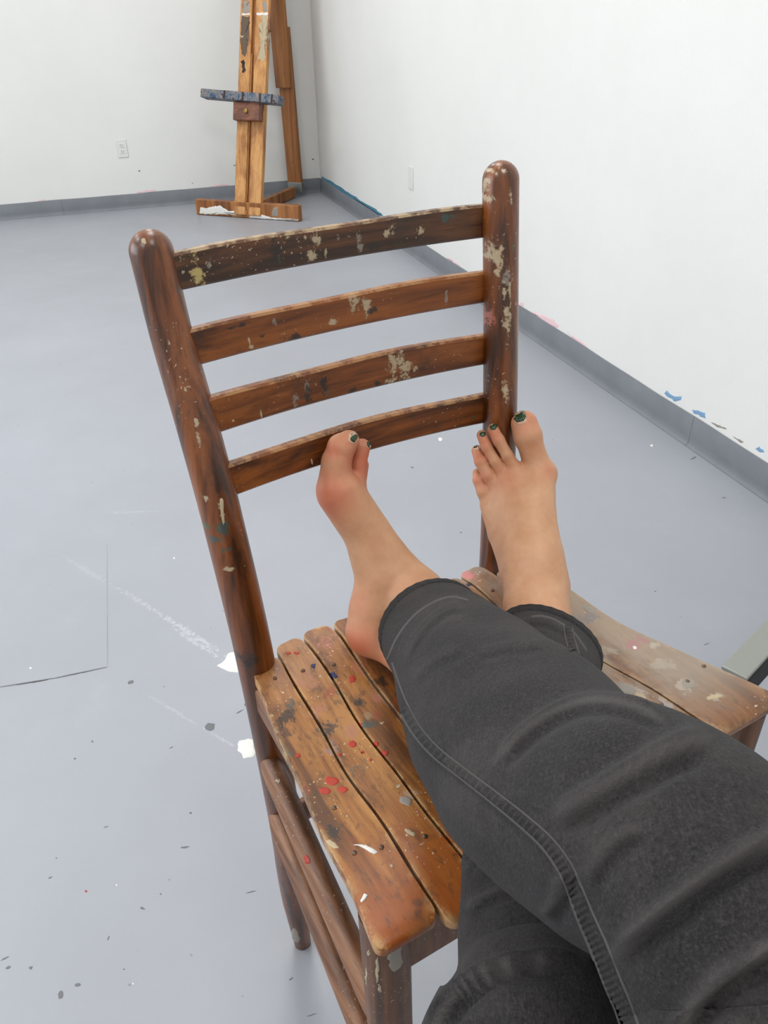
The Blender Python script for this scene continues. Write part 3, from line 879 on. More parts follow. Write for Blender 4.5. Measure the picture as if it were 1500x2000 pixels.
# hips
hip = []
th = np.linspace(0, 2 * math.pi, 40, endpoint=False)
hx = np.array([-0.185, -0.17, -0.14, -0.08, 0.0, 0.08, 0.14, 0.17, 0.185])
hs = np.array([0.2, 0.62, 0.86, 0.99, 1.0, 0.99, 0.86, 0.62, 0.2])
for x, k in zip(hx, hs):
    for w in th: hip.append((x, -0.10 + 0.105 * k * math.cos(w), 0.655 + 0.115 * k * math.sin(w)))
hf = bridge(len(hx), 40); hf.append(tuple(range(40))); hf.append(tuple(range((len(hx) - 1) * 40, len(hx) * 40)))
def denim():
    m, nt, b = new_mat('faded_black_denim'); nb = NB(nt); oc = nb.coord()
    n1 = nb.noise(oc, 14, 5, 0.65); n2 = nb.noise(oc, 560, 4, 0.7); n3 = nb.noise(nb.mapping(oc, (900, 110, 900)), 1.0, 3)
    col = nb.ramp(n1, [(0.3, srgb(30, 29, 32)), (0.5, srgb(40, 38, 39)), (0.72, srgb(56, 52, 51))])
    col = nb.mix(nb.math('MULTIPLY', nb.mask(n2, 0.45, 0.72), 0.6), col, srgb(70, 67, 67))
    col = nb.mix(nb.math('MULTIPLY', nb.mask(n3, 0.5, 0.75), 0.4), col, srgb(72, 69, 69))
    col = nb.mix(nb.math('MULTIPLY', nb.mask(nb.noise(nb.mapping(oc, (1, 1, 1), (4, 4, 4)), 340, 4, 0.7), 0.50, 0.68), 0.55), col, srgb(17, 16, 18))
    at_ = nb.n('ShaderNodeAttribute'); at_.attribute_name = 'wear'
    col = nb.mix(nb.math('MULTIPLY', at_.outputs['Fac'], 0.6), col, srgb(92, 88, 87))
    hm = nb.n('ShaderNodeAttribute'); hm.attribute_name = 'hem'
    col = nb.mix(nb.math('MULTIPLY', hm.outputs['Fac'], 0.6), col, srgb(14, 14, 15))
    nb.link(col, b.inputs['Base Color']); b.inputs['Roughness'].default_value = 0.85
    b.inputs['Specular IOR Level'].default_value = 0.25
    b.inputs['Sheen Weight'].default_value = 0.06; b.inputs['Sheen Roughness'].default_value = 0.5
    nb.bump(nb.math('ADD', n2, nb.math('MULTIPLY', n3, 0.8)), 0.6, 0.0014, b)
    return m
M_DENIM = denim()
M_STITCH = plain('grey_stitching', srgb(76, 73, 72), 0.8)
M_HEMD = plain('dark_hem_denim', srgb(36, 35, 36), 0.9)
jv, jf = join_data((jv1, jf1), (jv2, jf2), (hip, hf))
jeans = mesh('jeans', np.array(jv) - person_loc, jf, M_DENIM, person, smooth=True)
jeans['label'] = 'faded black denim jeans with stitched inseam and cropped hems'
# worn light ridges along the creases
wv = np.zeros(len(jv)); pxj = proj(np.array(jv))[:, :2]
for k, folds, rngv in ((0, R_FOLDS, (0, len(jv1))), (1, L_FOLDS, (len(jv1), len(jv1) + len(jv2)))):
    sl = slice(*rngv)
    for poly, w, hgt in folds:
        sd, al = seg_dist(pxj[sl], smooth_poly(poly))
        wv[sl] = np.maximum(wv[sl], np.exp(-(sd / (0.55 * w)) ** 2) * np.clip(np.minimum(al, 1 - al) / 0.12, 0, 1) * min(1, hgt / .004))
hv = np.zeros(len(jv))
for (o_, n_, k_) in ((0, 300, 620), (len(jv1), 220, 460)):
    hv[o_:o_ + n_ * (5 + int(k_ * 0.016))] = 1.0
a_ = jeans.data.attributes.new('hem', 'FLOAT', 'POINT'); a_.data.foreach_set('value', hv.astype(np.float32))
a_ = jeans.data.attributes.new('wear', 'FLOAT', 'POINT'); a_.data.foreach_set('value', wv.astype(np.float32))

# body: both feet run on as legs inside the jeans and meet at the hips
def inner_leg(c, k0, off):
    pts = c[k0::12]
    return sweep_data(pts, np.interp(np.linspace(0, 1, len(pts)), [0, .25, .5, .7, 1], [.026, .034, .036, .040, .050]), 20)
il1 = inner_leg(cR, 44, 0); il2 = inner_leg(cL, 34, 0)
bv, bf = join_data((list(vR), [tuple(q) for q in fR]), (list(vL), [tuple(q) for q in fL]), il1, il2)
body = mesh('body', np.array(bv) - person_loc, bf, M_SKIN, person, smooth=True)
body['label'] = 'bare feet and ankles with reddened heel and toes'
pb = proj(np.array(bv))
bl = np.zeros(len(bv))
nR = len(vR)
for (x, y, r, s, rg) in ((640, 970, 55, .75, 0), (700, 1262, 45, .75, 0), (650, 880, 26, .7, 0), (680, 862, 24, .5, 0), (712, 900, 50, .8, 0), (735, 1290, 30, .45, 0), (690, 1180, 40, .3, 0), (790, 1180, 50, .12, 0),
                         (1025, 820, 34, .45, 1), (962, 845, 26, .6, 1), (945, 860, 26, .6, 1), (935, 890, 24, .55, 1), (940, 935, 26, .5, 1), (985, 925, 38, .32, 1), (1072, 920, 20, .35, 1), (1045, 870, 22, .25, 1)):
    sl = slice(0, nR) if rg == 0 else slice(nR, nR + len(vL))
    bl[sl] = np.maximum(bl[sl], s * np.exp(-(((pb[sl, 0] - x) ** 2 + (pb[sl, 1] - y) ** 2) / r ** 2)))
a_ = body.data.attributes.new('blush', 'FLOAT', 'POINT'); a_.data.foreach_set('value', bl.astype(np.float32))

# nails with chipped green polish
M_NAIL = plain('bare_toenail', srgb(214, 170, 144), 0.35, coat=0.2)
M_POLISH = plain('chipped_green_nail_polish', srgb(15, 56, 20), 0.3, coat=0.3)
cb = Caster([body], person_loc)
def nail(poly, polish):
    o = patch('toenail', cb, poly, M_NAIL, person, 0.0008, 3.0, 0.2)
    if o is None: return
    c2 = Caster([body, o], person_loc)
    for pp in polish:
        patch('nail_polish', c2, pp, M_POLISH, o, 0.0005, 2.5, 0.35, soft=False)
nail([(1001, 810), (1012, 803), (1024, 801), (1028, 816), (1030, 824), (1020, 829), (1010, 830), (1005, 822)],
     [[(1002, 813), (1013, 809), (1018, 805), (1024, 803), (1028, 816), (1022, 822), (1010, 825), (1005, 820)]])
nail([(954, 831), (960, 827), (968, 827), (973, 832), (971, 838), (963, 841), (957, 838)],
     [[(956, 832), (961, 831), (964, 828), (970, 829), (972, 834), (967, 839), (960, 840), (956, 836)]])
nail([(936, 846), (942, 842), (948, 844), (949, 850), (944, 855), (938, 853)],
     [[(936, 847), (941, 843), (948, 844), (949, 849), (944, 853), (938, 852)]])
nail([(924, 873), (930, 869), (938, 869), (939, 875), (932, 880), (925, 879)],
     [[(925, 873), (929, 872), (932, 870), (932, 873), (928, 875), (925, 875)]])
nail([(681, 848), (688, 841), (700, 846), (701, 850), (693, 866), (688, 868), (680, 862)],
     [[(687, 852), (692, 849), (698, 847), (698, 855), (692, 864), (686, 861), (684, 856)], [(685, 848), (689, 847), (687, 850)]])
nail([(716, 861), (722, 860), (726, 866), (723, 875), (717, 875), (714, 868)],
     [[(716, 863), (720, 861), (725, 862), (724, 869), (720, 874), (716, 869)]])

# stitched seams and hems on the jeans
cj = Caster([jeans], person_loc)
def seam(name, poly, widths, h, mat, n, rung=0.0):
    """raised strip following a pixel line over the cloth; rung puckers it"""
    q = smooth_poly(poly, n); tn = np.gradient(q, axis=0); tn /= np.linalg.norm(tn, axis=1)[:, None]
    nr = np.c_[-tn[:, 1], tn[:, 0]]
    W = np.interp(np.linspace(0, 1, n), np.linspace(0, 1, len(widths)), widths)
    cross = np.array([-1.0, -0.8, -0.3, 0.3, 0.8, 1.0]); hh = np.array([0.02, 1.0, 0.75, 0.75, 1.0, 0.02])
    vs = []; ok = []
    for i in range(n):
        row = []
        for c, k in zip(cross, hh):
            H = cj.hit(*(q[i] + nr[i] * c * W[i]))
            if H is None: row = None; break
            e = h * k + (rung * (0.5 + 0.5 * math.sin(i * 1.26)) if abs(c) < 0.5 else 0)
            row.append(H[0] + H[1] * e)
        if row is None: continue
        if vs and np.linalg.norm(row[2] - vs[-4]) > 0.03: continue
        vs += row
    m = len(vs) // 6
    fs = [(i * 6 + j, i * 6 + j + 1, i * 6 + j + 7, i * 6 + j + 6) for i in range(m - 1) for j in range(5)]
    return mesh(name, vs, fs, mat, jeans, smooth=True)
INS = [(757, 1296), (768, 1330), (786, 1376), (812, 1424), (850, 1468), (900, 1508), (960, 1554), (1020, 1602), (1070, 1648), (1104, 1696), (1124, 1742), (1146, 1796), (1170, 1850), (1194, 1912), (1216, 1965), (1232, 2010)]
seam('inseam', INS, (9, 10, 11, 13, 15, 17, 17), 0.0013, M_DENIM, 330, 0.0016)
def offset_poly(p, d):
    q = smooth_poly(p, 60); tn = np.gradient(q, axis=0); tn /= np.linalg.norm(tn, axis=1)[:, None]
    d = np.interp(np.linspace(0, 1, 60), np.linspace(0, 1, len(d)), d)
    return q + np.c_[-tn[:, 1], tn[:, 0]] * np.asarray(d)[:, None]
cj = Caster([jeans] + [o for o in jeans.children], person_loc)
seam('stitch_line', offset_poly(INS, (9, 10, 11, 13, 15, 17, 17)), (1.5, 2.2), 0.0007, M_STITCH, 200)
seam('stitch_line', offset_poly(INS, (-9, -10, -11, -13, -15, -17, -17)), (1.5, 2.2), 0.0007, M_STITCH, 200)
seam('hem_stitch', [(757, 1288), (775, 1246), (806, 1205), (840, 1180), (880, 1166), (915, 1172)], (1.6, 1.6), 0.0006, M_STITCH, 90)
seam('hem_stitch', [(1038, 1205), (1060, 1204), (1085, 1212), (1120, 1236), (1146, 1272)], (1.6, 1.6), 0.0009, M_STITCH, 90)
seam('outseam', [(1108, 1220), (1112, 1242), (1118, 1270), (1130, 1300)], (6, 7), 0.0009, M_DENIM, 60, 0.0008)
seam('stitch_line', [(1100, 1218), (1104, 1242), (1111, 1272), (1122, 1300)], (1.3, 1.3), 0.0007, M_STITCH, 60)
seam('stitch_line', [(1117, 1224), (1121, 1246), (1128, 1268), (1138, 1298)], (1.3, 1.3), 0.0007, M_STITCH, 60)

# ------------------------------------------------------------------ nails and dried paint on the stool
M_SCREW = plain('dark_nail_head', srgb(104, 82, 66), 0.35, metal=0.4)
cs = [Caster([s], 'chair') for s in slats]
def slat_at(x, y):
    best = None
    for k, c in enumerate(cs):
        H = c.hit(x, y)
        if H is not None and (best is None or np.linalg.norm(H[0] - to_chair(O)) < best[0]): best = (np.linalg.norm(H[0] - to_chair(O)), k, H)
    return best
head_v = []
for (r, z) in ((0.0023, 0.0), (0.0022, 0.0008), (0.0014, 0.0012), (0.0004, 0.0016)):
    head_v += [(r * math.cos(a), r * math.sin(a), z) for a in np.linspace(0, 2 * math.pi, 12, endpoint=False)]
head_f = bridge(4, 12) + [tuple(range(36, 48))]
for (x, y) in ((537, 1325), (592, 1310), (652, 1298), (692, 1666), (745, 1655), (830, 1634), (653, 1578), (1343, 1331), (1375, 1301), (1292, 1376), (962, 1153)):
    b = slat_at(x, y)
    if b is None: continue
    p, n = b[2]
    mesh('nail_head', [np.array(v) + p + n * 0.0001 for v in head_v], head_f, M_SCREW, slats[b[1]], smooth=True, angle=40)
def slat_mark(poly, mat, thick=0.0005, name='paint_spot', jitter=0.7, step=5):
    c = np.mean(np.asarray(poly), axis=0); b = slat_at(*c)
    if b is None: return
    patch(name, cs[b[1]], poly, mat, slats[b[1]], thick, step, jitter)
for (x, y, rx, ry, rot, m) in (
    (648, 1526, 14, 8, 10, P_RED), (634, 1545, 12, 7, 10, P_RED), (669, 1543, 11, 6, 5, P_RED), (688, 1454, 8, 7, 0, P_RED), (751, 1471, 8, 6, 0, P_RED),
    (700, 1416, 8, 6, 10, P_RED), (734, 1453, 5, 6, 0, P_RED), (708, 1469, 4, 3, 0, P_RED), (563, 1276, 5, 4, 0, P_RED), (580, 1276, 5, 3, 0, P_RED), (582, 1476, 6, 4, 0, P_RED),
    (688, 1327, 7, 7, 20, P_RED), (735, 1352, 8, 6, -20, P_RED), (663, 1474, 4, 3, 0, P_RED), (724, 1484, 3, 3, 0, P_RED),
    (649, 1321, 10, 8, 15, P_BLUE), (612, 1301, 5, 4, 0, P_BLUE), (916, 1142, 5, 3, 0, P_BLUE),
    (913, 1124, 15, 9, 20, P_PINK), (793, 1564, 13, 9, 20, P_GREY), (815, 1585, 3, 2, 0, P_PINK), (765, 1692, 3, 3, 0, P_CREAM),
    (649, 1649, 14, 6, 35, P_CREAM), (800, 1626, 13, 4, 35, P_CREAM), (654, 1577, 5, 3, 0, P_WHITE), (779, 1535, 4, 3, 0, P_CREAM), (746, 1412, 4, 3, 0, P_CREAM),
    (1280, 1246, 15, 6, 25, P_CREAM), (1150, 1190, 14, 7, 30, P_GREY), (1240, 1265, 4, 3, 0, P_WHITE),
    (1275, 1385, 26, 6, -14, P_GREY), (1345, 1335, 14, 10, 10, P_GREY), (1395, 1362, 16, 4, -10, P_CREAM), (1225, 1345, 22, 9, 20, P_GREY), (1250, 1360, 14, 6, 20, P_CREAM)):
    slat_mark(ell(x, y, rx, ry, rot), m)
slat_mark([(690, 1650), (700, 1650), (716, 1652), (730, 1658), (737, 1664), (732, 1668), (722, 1664), (708, 1656)], P_WHITE, 0.0009)
slat_mark([(705, 1757), (712, 1745), (718, 1748), (714, 1756), (706, 1763), (704, 1760)], P_WHITE, 0.0008, jitter=0.4, step=4)

crl = [Caster([r], 'chair') for r in rails]
def mark(c, parent, poly, mat, thick=0.0005, jitter=1.2, step=5, name='paint_smear'):
    patch(name, c, poly, mat, parent, thick, step, jitter)
def stain(c, x, y, rx, ry, col, amt, ax=1):
    H = c.hit(x, y)
    if H is None: return []
    k = proj(from_chair(H[0]))[0, 2] / F
    return [(H[0], (rx * k * 1.65, 0.03, ry * k * 1.6), col, amt)]
rail_st = [[], [], [], []]
rail_st[0] += stain(crl[0], 386, 534, 10, 24, srgb(190, 170, 110), .95)
for (k, x, y, rx, ry, rot, m) in (
    (0, 618, 466, 7, 12, 10, C_CREAM), (0, 612, 495, 10, 10, 0, C_CREAM), (0, 636, 490, 2.5, 9, 8, C_CREAM), (0, 562, 464, 4, 3, 0, C_CREAM), (0, 596, 463, 3, 3, 0, C_CREAM),
    (0, 768, 446, 8, 8, 0, C_CREAM), (0, 755, 455, 6, 5, -20, C_CREAM), (0, 823, 452, 5, 6, 0, C_CREAM), (0, 540, 498, 12, 22, 12, C_BLACK), (0, 730, 482, 10, 7, 0, C_BLACK),
    (0, 547, 510, 6, 6, 0, C_TEAL), (0, 700, 465, 5, 9, 0, C_GREY), (0, 870, 425, 12, 8, 0, C_TEAL), (0, 410, 518, 6, 7, 0, C_GREY), (0, 660, 460, 3, 6, 20, C_GREY), (0, 704, 485, 4, 7, 0, C_GREY),
    (1, 690, 593, 9, 18, 0, C_CREAM), (1, 716, 596, 8, 15, -8, C_CREAM), (1, 727, 607, 8, 6, -30, C_BLACK), (1, 652, 627, 9, 8, 0, C_CREAM), (1, 537, 629, 5, 6, 0, C_GREY), (1, 872, 585, 3, 13, 14, C_GREY),
    (1, 487, 668, 2, 6, -20, C_CREAM), (1, 491, 678, 4, 3, 10, C_CREAM), (1, 470, 636, 24, 4, -12, C_BLACK), (1, 575, 660, 16, 6, -30, C_BLACK), (1, 513, 657, 5, 3, 20, C_BLACK),
    (2, 775, 708, 14, 14, 0, C_CREAM), (2, 795, 722, 22, 14, 20, C_CREAM), (2, 768, 742, 16, 6, -14, C_CREAM), (2, 737, 748, 5, 6, 0, C_BLACK), (2, 578, 782, 6, 16, 25, C_GREY), (2, 600, 760, 5, 14, 30, C_GREY),
    (2, 632, 750, 8, 18, 8, C_BLACK), (2, 602, 772, 7, 16, 5, C_BLACK), (2, 456, 821, 4, 2.5, -10, C_CREAM), (2, 510, 810, 1.6, 7, -8, C_CREAM), (2, 640, 768, 4, 5, 0, C_TEAL), (2, 685, 764, 18, 5, -14, C_BLACK),
    (3, 609, 902, 1.6, 6, -12, C_CREAM), (3, 925, 815, 5, 4, 0, C_TEAL)):
    rail_st[k] += stain(crl[k], x, y, rx, ry, m, .9)
for i, rl_ in enumerate(rails):
    if i == 0:
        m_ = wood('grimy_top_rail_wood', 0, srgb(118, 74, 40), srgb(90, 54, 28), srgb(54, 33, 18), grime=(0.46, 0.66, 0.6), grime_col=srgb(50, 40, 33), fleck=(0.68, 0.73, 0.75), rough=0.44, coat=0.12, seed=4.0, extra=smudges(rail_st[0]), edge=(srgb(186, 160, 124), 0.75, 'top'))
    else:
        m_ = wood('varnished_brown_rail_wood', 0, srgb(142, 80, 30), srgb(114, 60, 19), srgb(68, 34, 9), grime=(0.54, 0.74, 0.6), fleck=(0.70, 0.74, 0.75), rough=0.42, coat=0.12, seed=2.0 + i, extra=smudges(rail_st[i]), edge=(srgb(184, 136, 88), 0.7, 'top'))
    rl_.data.materials.append(m_)
cpL, cpR = Caster([postL], 'chair'), Caster([postR], 'chair')
stL, stR = [], []
for (x, y, rx, ry, rot, m) in ((433, 998, 5, 24, -2, C_CREAM), (436, 1030, 12, 14, 10, C_TEAL), (425, 1054, 10, 8, 0, C_TEAL), (445, 1075, 7, 5, -10, C_TEAL), (404, 1027, 5, 5, 0, srgb(30, 92, 60)),
                               (449, 1112, 9, 4, -20, C_CREAM), (388, 860, 3, 12, -14, C_CREAM), (384, 825, 4, 7, 0, C_CREAM), (350, 566, 5, 6, 0, C_TEAL), (476, 1290, 18, 16, 0, C_BLACK), (362, 760, 2, 6, 0, C_CREAM),
                               (330, 668, 2, 5, 0, C_CREAM), (280, 470, 3, 4, 0, C_CREAM), (404, 975, 4, 7, 30, C_CREAM)):
    stL += stain(cpL, x, y, rx, ry, m, .9)
for (x, y, rx, ry, rot, m) in ((951, 388, 6, 6, 0, C_CREAM), (958, 492, 5, 18, 8, C_CREAM), (970, 498, 9, 20, 4, C_CREAM), (974, 530, 4, 10, 8, C_CREAM), (990, 545, 9, 11, 0, C_GREY), (985, 585, 3, 28, 3, C_CREAM),
                               (996, 570, 2, 30, 0, C_CREAM), (990, 620, 6, 36, 2, C_CREAM), (987, 756, 6, 12, 0, C_CREAM), (989, 775, 5, 12, 0, C_CREAM), (1003, 482, 3, 7, 0, srgb(30, 92, 60)), (998, 385, 3, 12, 0, C_CREAM),
                               (953, 620, 7, 16, 12, C_PINK), (956, 333, 6, 4, 0, C_CREAM), (985, 333, 6, 4, 0, C_CREAM), (948, 360, 2, 12, 0, C_CREAM)):
    stR += stain(cpR, x, y, rx, ry, m, .9)
for o_, st_, sd_ in ((postL, stL, 0.0), (postR, stR, 3.7)):
    o_.data.materials.append(wood('varnished_brown_post_wood', 2, srgb(134, 74, 29), srgb(104, 54, 18), srgb(58, 29, 9), grime=(0.56, 0.78, 0.55), fleck=(0.69, 0.74, 0.7), rough=0.36, coat=0.3, seed=sd_, extra=smudges(st_)))
mark(cpL, postL, [(429, 976), (432, 972), (436, 976), (437, 1000), (439, 1020), (436, 1026), (432, 1008), (430, 990)], P_CREAM, 0.0008, 0.3, name='paint_drip')
mark(crl[2], rails[2], ell(510, 810, 1.6, 7, -8), P_CREAM, 0.0006, 0.2, name='paint_drip')
mark(crl[3], rails[3], ell(609, 902, 1.6, 6, -12), P_CREAM, 0.0006, 0.2, name='paint_drip')
mark(cpL, postL, ell(576, 1828, 9, 15, -14), P_GREY, 0.0006, name='paint_patch')
bpy.context.view_layer.update()
cfr = Caster([frontL], 'chair')
for (x, y, rx, ry, m_) in ((772, 1868, 13, 26, P_GREY), (737, 1895, 3, 22, P_CREAM), (716, 1905, 2.5, 16, P_CREAM), (741, 1930, 2.5, 10, P_CREAM), (720, 1862, 3, 5, P_CREAM)):
    mark(cfr, frontL, ell(x, y, rx, ry, 0, 16, 0.15), m_, 0.0004)
csu, csl = Caster([strU], 'chair'), Caster([strL], 'chair')
mark(csl, strL, ell(612, 1705, 7, 5, 20), P_GREY); mark(csl, strL, ell(620, 1745, 4, 10, -25), P_RED); mark(csl, strL, ell(612, 1728, 2, 10, -20), P_YELLOW)
mark(csu, strU, ell(600, 1680, 5, 10, -20), P_RED); mark(csu, strU, ell(543, 1525, 4, 4, 0), P_CREAM)

# ------------------------------------------------------------------ easel in the corner
EB = on_plane(487, 424, np.zeros(3), ZU)
bl_, br_ = on_plane(388, 418, np.zeros(3), ZU), on_plane(588, 432, np.zeros(3), ZU)
e1 = (br_ - bl_); BL = np.linalg.norm(e1); e1 = e1 / BL
EB = (bl_ + br_) / 2
e2 = np.array([-e1[1], e1[0], 0.0])
easel = empty('studio_easel', EB, 0, 'tall paint-smeared wooden studio easel standing in the corner of the room', 'easel')
M_EAS = wood('honey_pine_easel_wood', 2, srgb(206, 152, 90), srgb(184, 128, 70), srgb(150, 98, 50), grime=(0.62, 0.72, 0.6), grime_col=srgb(84, 60, 36), fleck=(0.7, 0.73, 0.5), rough=0.5, coat=0.1, grain=0.35, seed=1.0)
M_EAS2 = wood('amber_easel_leg_wood', 2, srgb(170, 112, 58), srgb(146, 90, 42), srgb(112, 66, 30), grime=(0.62, 0.72, 0.6), grime_col=srgb(70, 44, 26), fleck=None, rough=0.5, coat=0.1, grain=0.35, seed=3.0)
M_BLOCK = wood('red_brown_easel_block', 0, srgb(140, 84, 56), srgb(118, 66, 42), srgb(88, 48, 30), grime=(0.6, 0.72, 0.5), fleck=(0.64, 0.7, 0.8), grain=0.4, seed=2.0)
def tray_mat():
    m, nt, b = new_mat('layered_blue_palette_paint'); nb = NB(nt); oc = nb.coord()
    v = nb.n('ShaderNodeTexNoise'); v.inputs['Scale'].default_value = 26; v.inputs['Detail'].default_value = 4; nb.link(oc, v.inputs['Vector'])
    col = nb.ramp(v.outputs['Fac'], [(0.32, srgb(30, 40, 54)), (0.41, srgb(62, 88, 122)), (0.47, srgb(122, 120, 112)), (0.52, srgb(66, 86, 108)), (0.57, srgb(156, 138, 132)), (0.63, srgb(44, 50, 62))])
    nb.link(col, b.inputs['Base Color']); b.inputs['Roughness'].default_value = 0.55
    nb.bump(v.outputs['Fac'], 0.5, 0.01, b)
    return m
M_TRAY = tray_mat()
def esag(x, y): return on_plane(x, y, EB, e1) - EB        # pixel on the easel's middle plane
def elean(x, y, p0, n): return on_plane(x, y, p0 + EB, n) - EB
top_m = esag(501, 2); top_m = top_m - e1 * (top_m @ e1)
lean = top_m / np.linalg.norm(top_m)
Mn = np.cross(lean, e1); Mn = Mn / np.linalg.norm(Mn)
if Mn @ (O - EB) < 0: Mn = -Mn
MH = 2.35                                                 # mast height
def plank(name, a, b, w_vec, t_vec, mat, bevel=0.004, parent=easel):
    a, b = np.asarray(a), np.asarray(b)
    return box(name, (a + b) / 2, (b - a) / 2, w_vec, t_vec, mat, parent, bevel)
mw = 0.204
off = Mn * 0.025 + e1 * 0.012
for sg, wid in ((-1, 0.086), (1, 0.092)):
    x = sg * (mw / 2 - wid / 2)
    b_ = plank('mast_board', e1 * x + lean * 0.012 + off, e1 * x + lean * MH + off, e1 * wid / 2, Mn * 0.020, M_EAS)
plank('mast_groove', lean * 0.012 + off - Mn * 0.012, lean * MH + off - Mn * 0.012, e1 * 0.022, Mn * 0.010, M_EAS2)
plank('guide_strip', e1 * -0.012 + lean * 0.012 + off + Mn * 0.004, e1 * -0.012 + lean * 1.0 + off + Mn * 0.004, e1 * 0.004, Mn * 0.010, M_EAS)
base = plank('base_bar', -e1 * BL / 2 + ZU * 0.052 - e2 * 0.0, e1 * BL / 2 + ZU * 0.052, e2 * 0.024, ZU * 0.050, M_EAS2)
rearp = on_plane(585, 388, np.zeros(3), ZU) - EB
rl = rearp @ e2
plank('floor_runner', e2 * 0.02 + ZU * 0.04, e2 * (rl + 0.02) + ZU * 0.04, e1 * 0.022, ZU * 0.036, M_EAS2)
lb_, lt_ = esag(578, 369), esag(546, 0)
lb_ -= e1 * (lb_ @ e1); lt_ -= e1 * (lt_ @ e1)
ld = (lt_ - lb_) / np.linalg.norm(lt_ - lb_)
Ln = np.cross(ld, e1); Ln /= np.linalg.norm(Ln)
if Ln @ (O - EB) < 0: Ln = -Ln
zof = lambda x, y: (lambda q: (q - lb_) @ ld)(esag(x, y))
z168, z50 = zof(570, 168), zof(556, 52)
# where the rear leg meets the mast
A_ = np.stack([lean, -ld], 1); sol = np.linalg.lstsq(A_, lb_ , rcond=None)[0]
Ltop = min(max(sol[1] - 0.05, 1.6), 3.0)
plank('rear_leg', lb_, lb_ + ld * z50, e1 * 0.056, Ln * 0.016, M_EAS2)
plank('rear_leg_sleeve', lb_ + ld * z168 + Ln * 0.034 - e1 * 0.006, lb_ + ld * Ltop + Ln * 0.034 - e1 * 0.006, e1 * 0.060, Ln * 0.017, M_EAS2)
M_STEEL = plain('brushed_steel_bracket', srgb(150, 156, 152), 0.4, metal=0.7)
plank('foot_bracket', lb_ - ld * 0.02 + Ln * 0.0, lb_ + ld * 0.05, e1 * 0.058, Ln * 0.019, M_STEEL, 0.003)
# tray and its block
def on_mast(x, y): return on_plane(x, y, EB + off + Mn * 0.02, Mn) - EB
tl, tr = on_mast(398, 190), on_mast(556, 200)
tc = on_mast(478, 193); th_ = (on_mast(478, 205) - on_mast(478, 181)); 
hgt = abs(th_ @ lean)
half = (tr - tl) @ e1 / 2
ctr = lean * (tc @ lean) + e1 * ((tl + tr) / 2 @ e1) + off
et = e1 * math.cos(0.055) - lean * math.sin(0.055); el = np.cross(Mn, et); el = el / np.linalg.norm(el) * (1 if np.cross(Mn, et) @ lean > 0 else -1)
tray = plank('canvas_tray', ctr + Mn * 0.062 - et * half * 0.95, ctr + Mn * 0.062 + et * half * 0.95, el * 0.026, Mn * 0.042, M_TRAY, 0.004)
for k in (-0.35, 0.1, 0.52, 0.8):
    plank('tray_notch', ctr + Mn * 0.104 + et * half * k - el * 0.025, ctr + Mn * 0.104 + et * half * k + el * 0.025, et * 0.006, Mn * 0.002, P_BLACK, 0, tray)
bc = on_mast(485, 220)
blk = plank('tray_block', lean * (bc @ lean - 0.055) + e1 * (bc @ e1) + off + Mn * 0.045, lean * (bc @ lean + 0.055) + e1 * (bc @ e1) + off + Mn * 0.045, e1 * 0.098, Mn * 0.025, M_BLOCK, 0.004)
kb = lean * (bc @ lean) + e1 * (bc @ e1) + off + Mn * 0.07
bar('clamp_knob', [kb, kb + Mn * 0.012, kb + Mn * 0.016], [0.016, 0.015, 0.008], plain('brass_knob', srgb(150, 120, 70), 0.4, metal=0.7), blk, n=16)
plank('side_clamp', e1 * (mw / 2 + 0.006) + lean * 1.13 + off, e1 * (mw / 2 + 0.006) + lean * 1.32 + off, e1 * 0.008, Mn * 0.018, M_EAS2)
# paint on the easel
masts = [o for o in easel.children if o.name.startswith('mast_board')]
cm = [Caster([o], EB) for o in masts]; cbase = Caster([base], EB)
def emark(c, par, poly, m, j=0.8, nm='paint_smear'): patch(nm, c, poly, m, par, 0.0015, 3.0, j)
emark(cm[0], masts[0], [(472, 32), (487, 31), (487, 60), (484, 90), (478, 112), (471, 106), (470, 70)], plain('umber_brush_paint', srgb(96, 78, 62), 0.6))
emark(cm[0], masts[0], [(475, 2), (486, 2), (487, 24), (474, 26)], P_GREY)
emark(cm[0], masts[0], [(473, 26), (489, 26), (489, 29), (473, 30)], P_WHITE, 0.3)
emark(cm[0], masts[0], [(471, 118), (478, 116), (479, 138), (474, 144)], P_BLACK)
emark(cm[0], masts[0], [(470, 70), (483, 67), (478, 73), (471, 77)], P_CREAM)
emark(cm[1], masts[1], [(512, 30), (525, 29), (526, 60), (524, 100), (516, 118), (505, 116), (508, 80), (506, 58)], P_CREAM, 1.2)
emark(cm[1], masts[1], [(501, 25), (523, 25), (523, 30), (501, 30)], P_WHITE, 0.5)
emark(cm[1], masts[1], [(512, 4), (520, 2), (522, 22), (514, 22)], P_GREY, 0.5)
emark(cbase, base, [(390, 417), (391, 405), (400, 407), (415, 403), (430, 402), (440, 408), (450, 414), (460, 418), (474, 411), (476, 420), (440, 419)], P_WHITE, 0.6)
emark(cbase, base, [(486, 425), (488, 420), (500, 416), (512, 422), (540, 426), (586, 428), (587, 431), (540, 429)], P_WHITE, 0.4)
emark(cbase, base, [(533, 405), (542, 404), (543, 424), (530, 422)], P_GREY, 0.6)

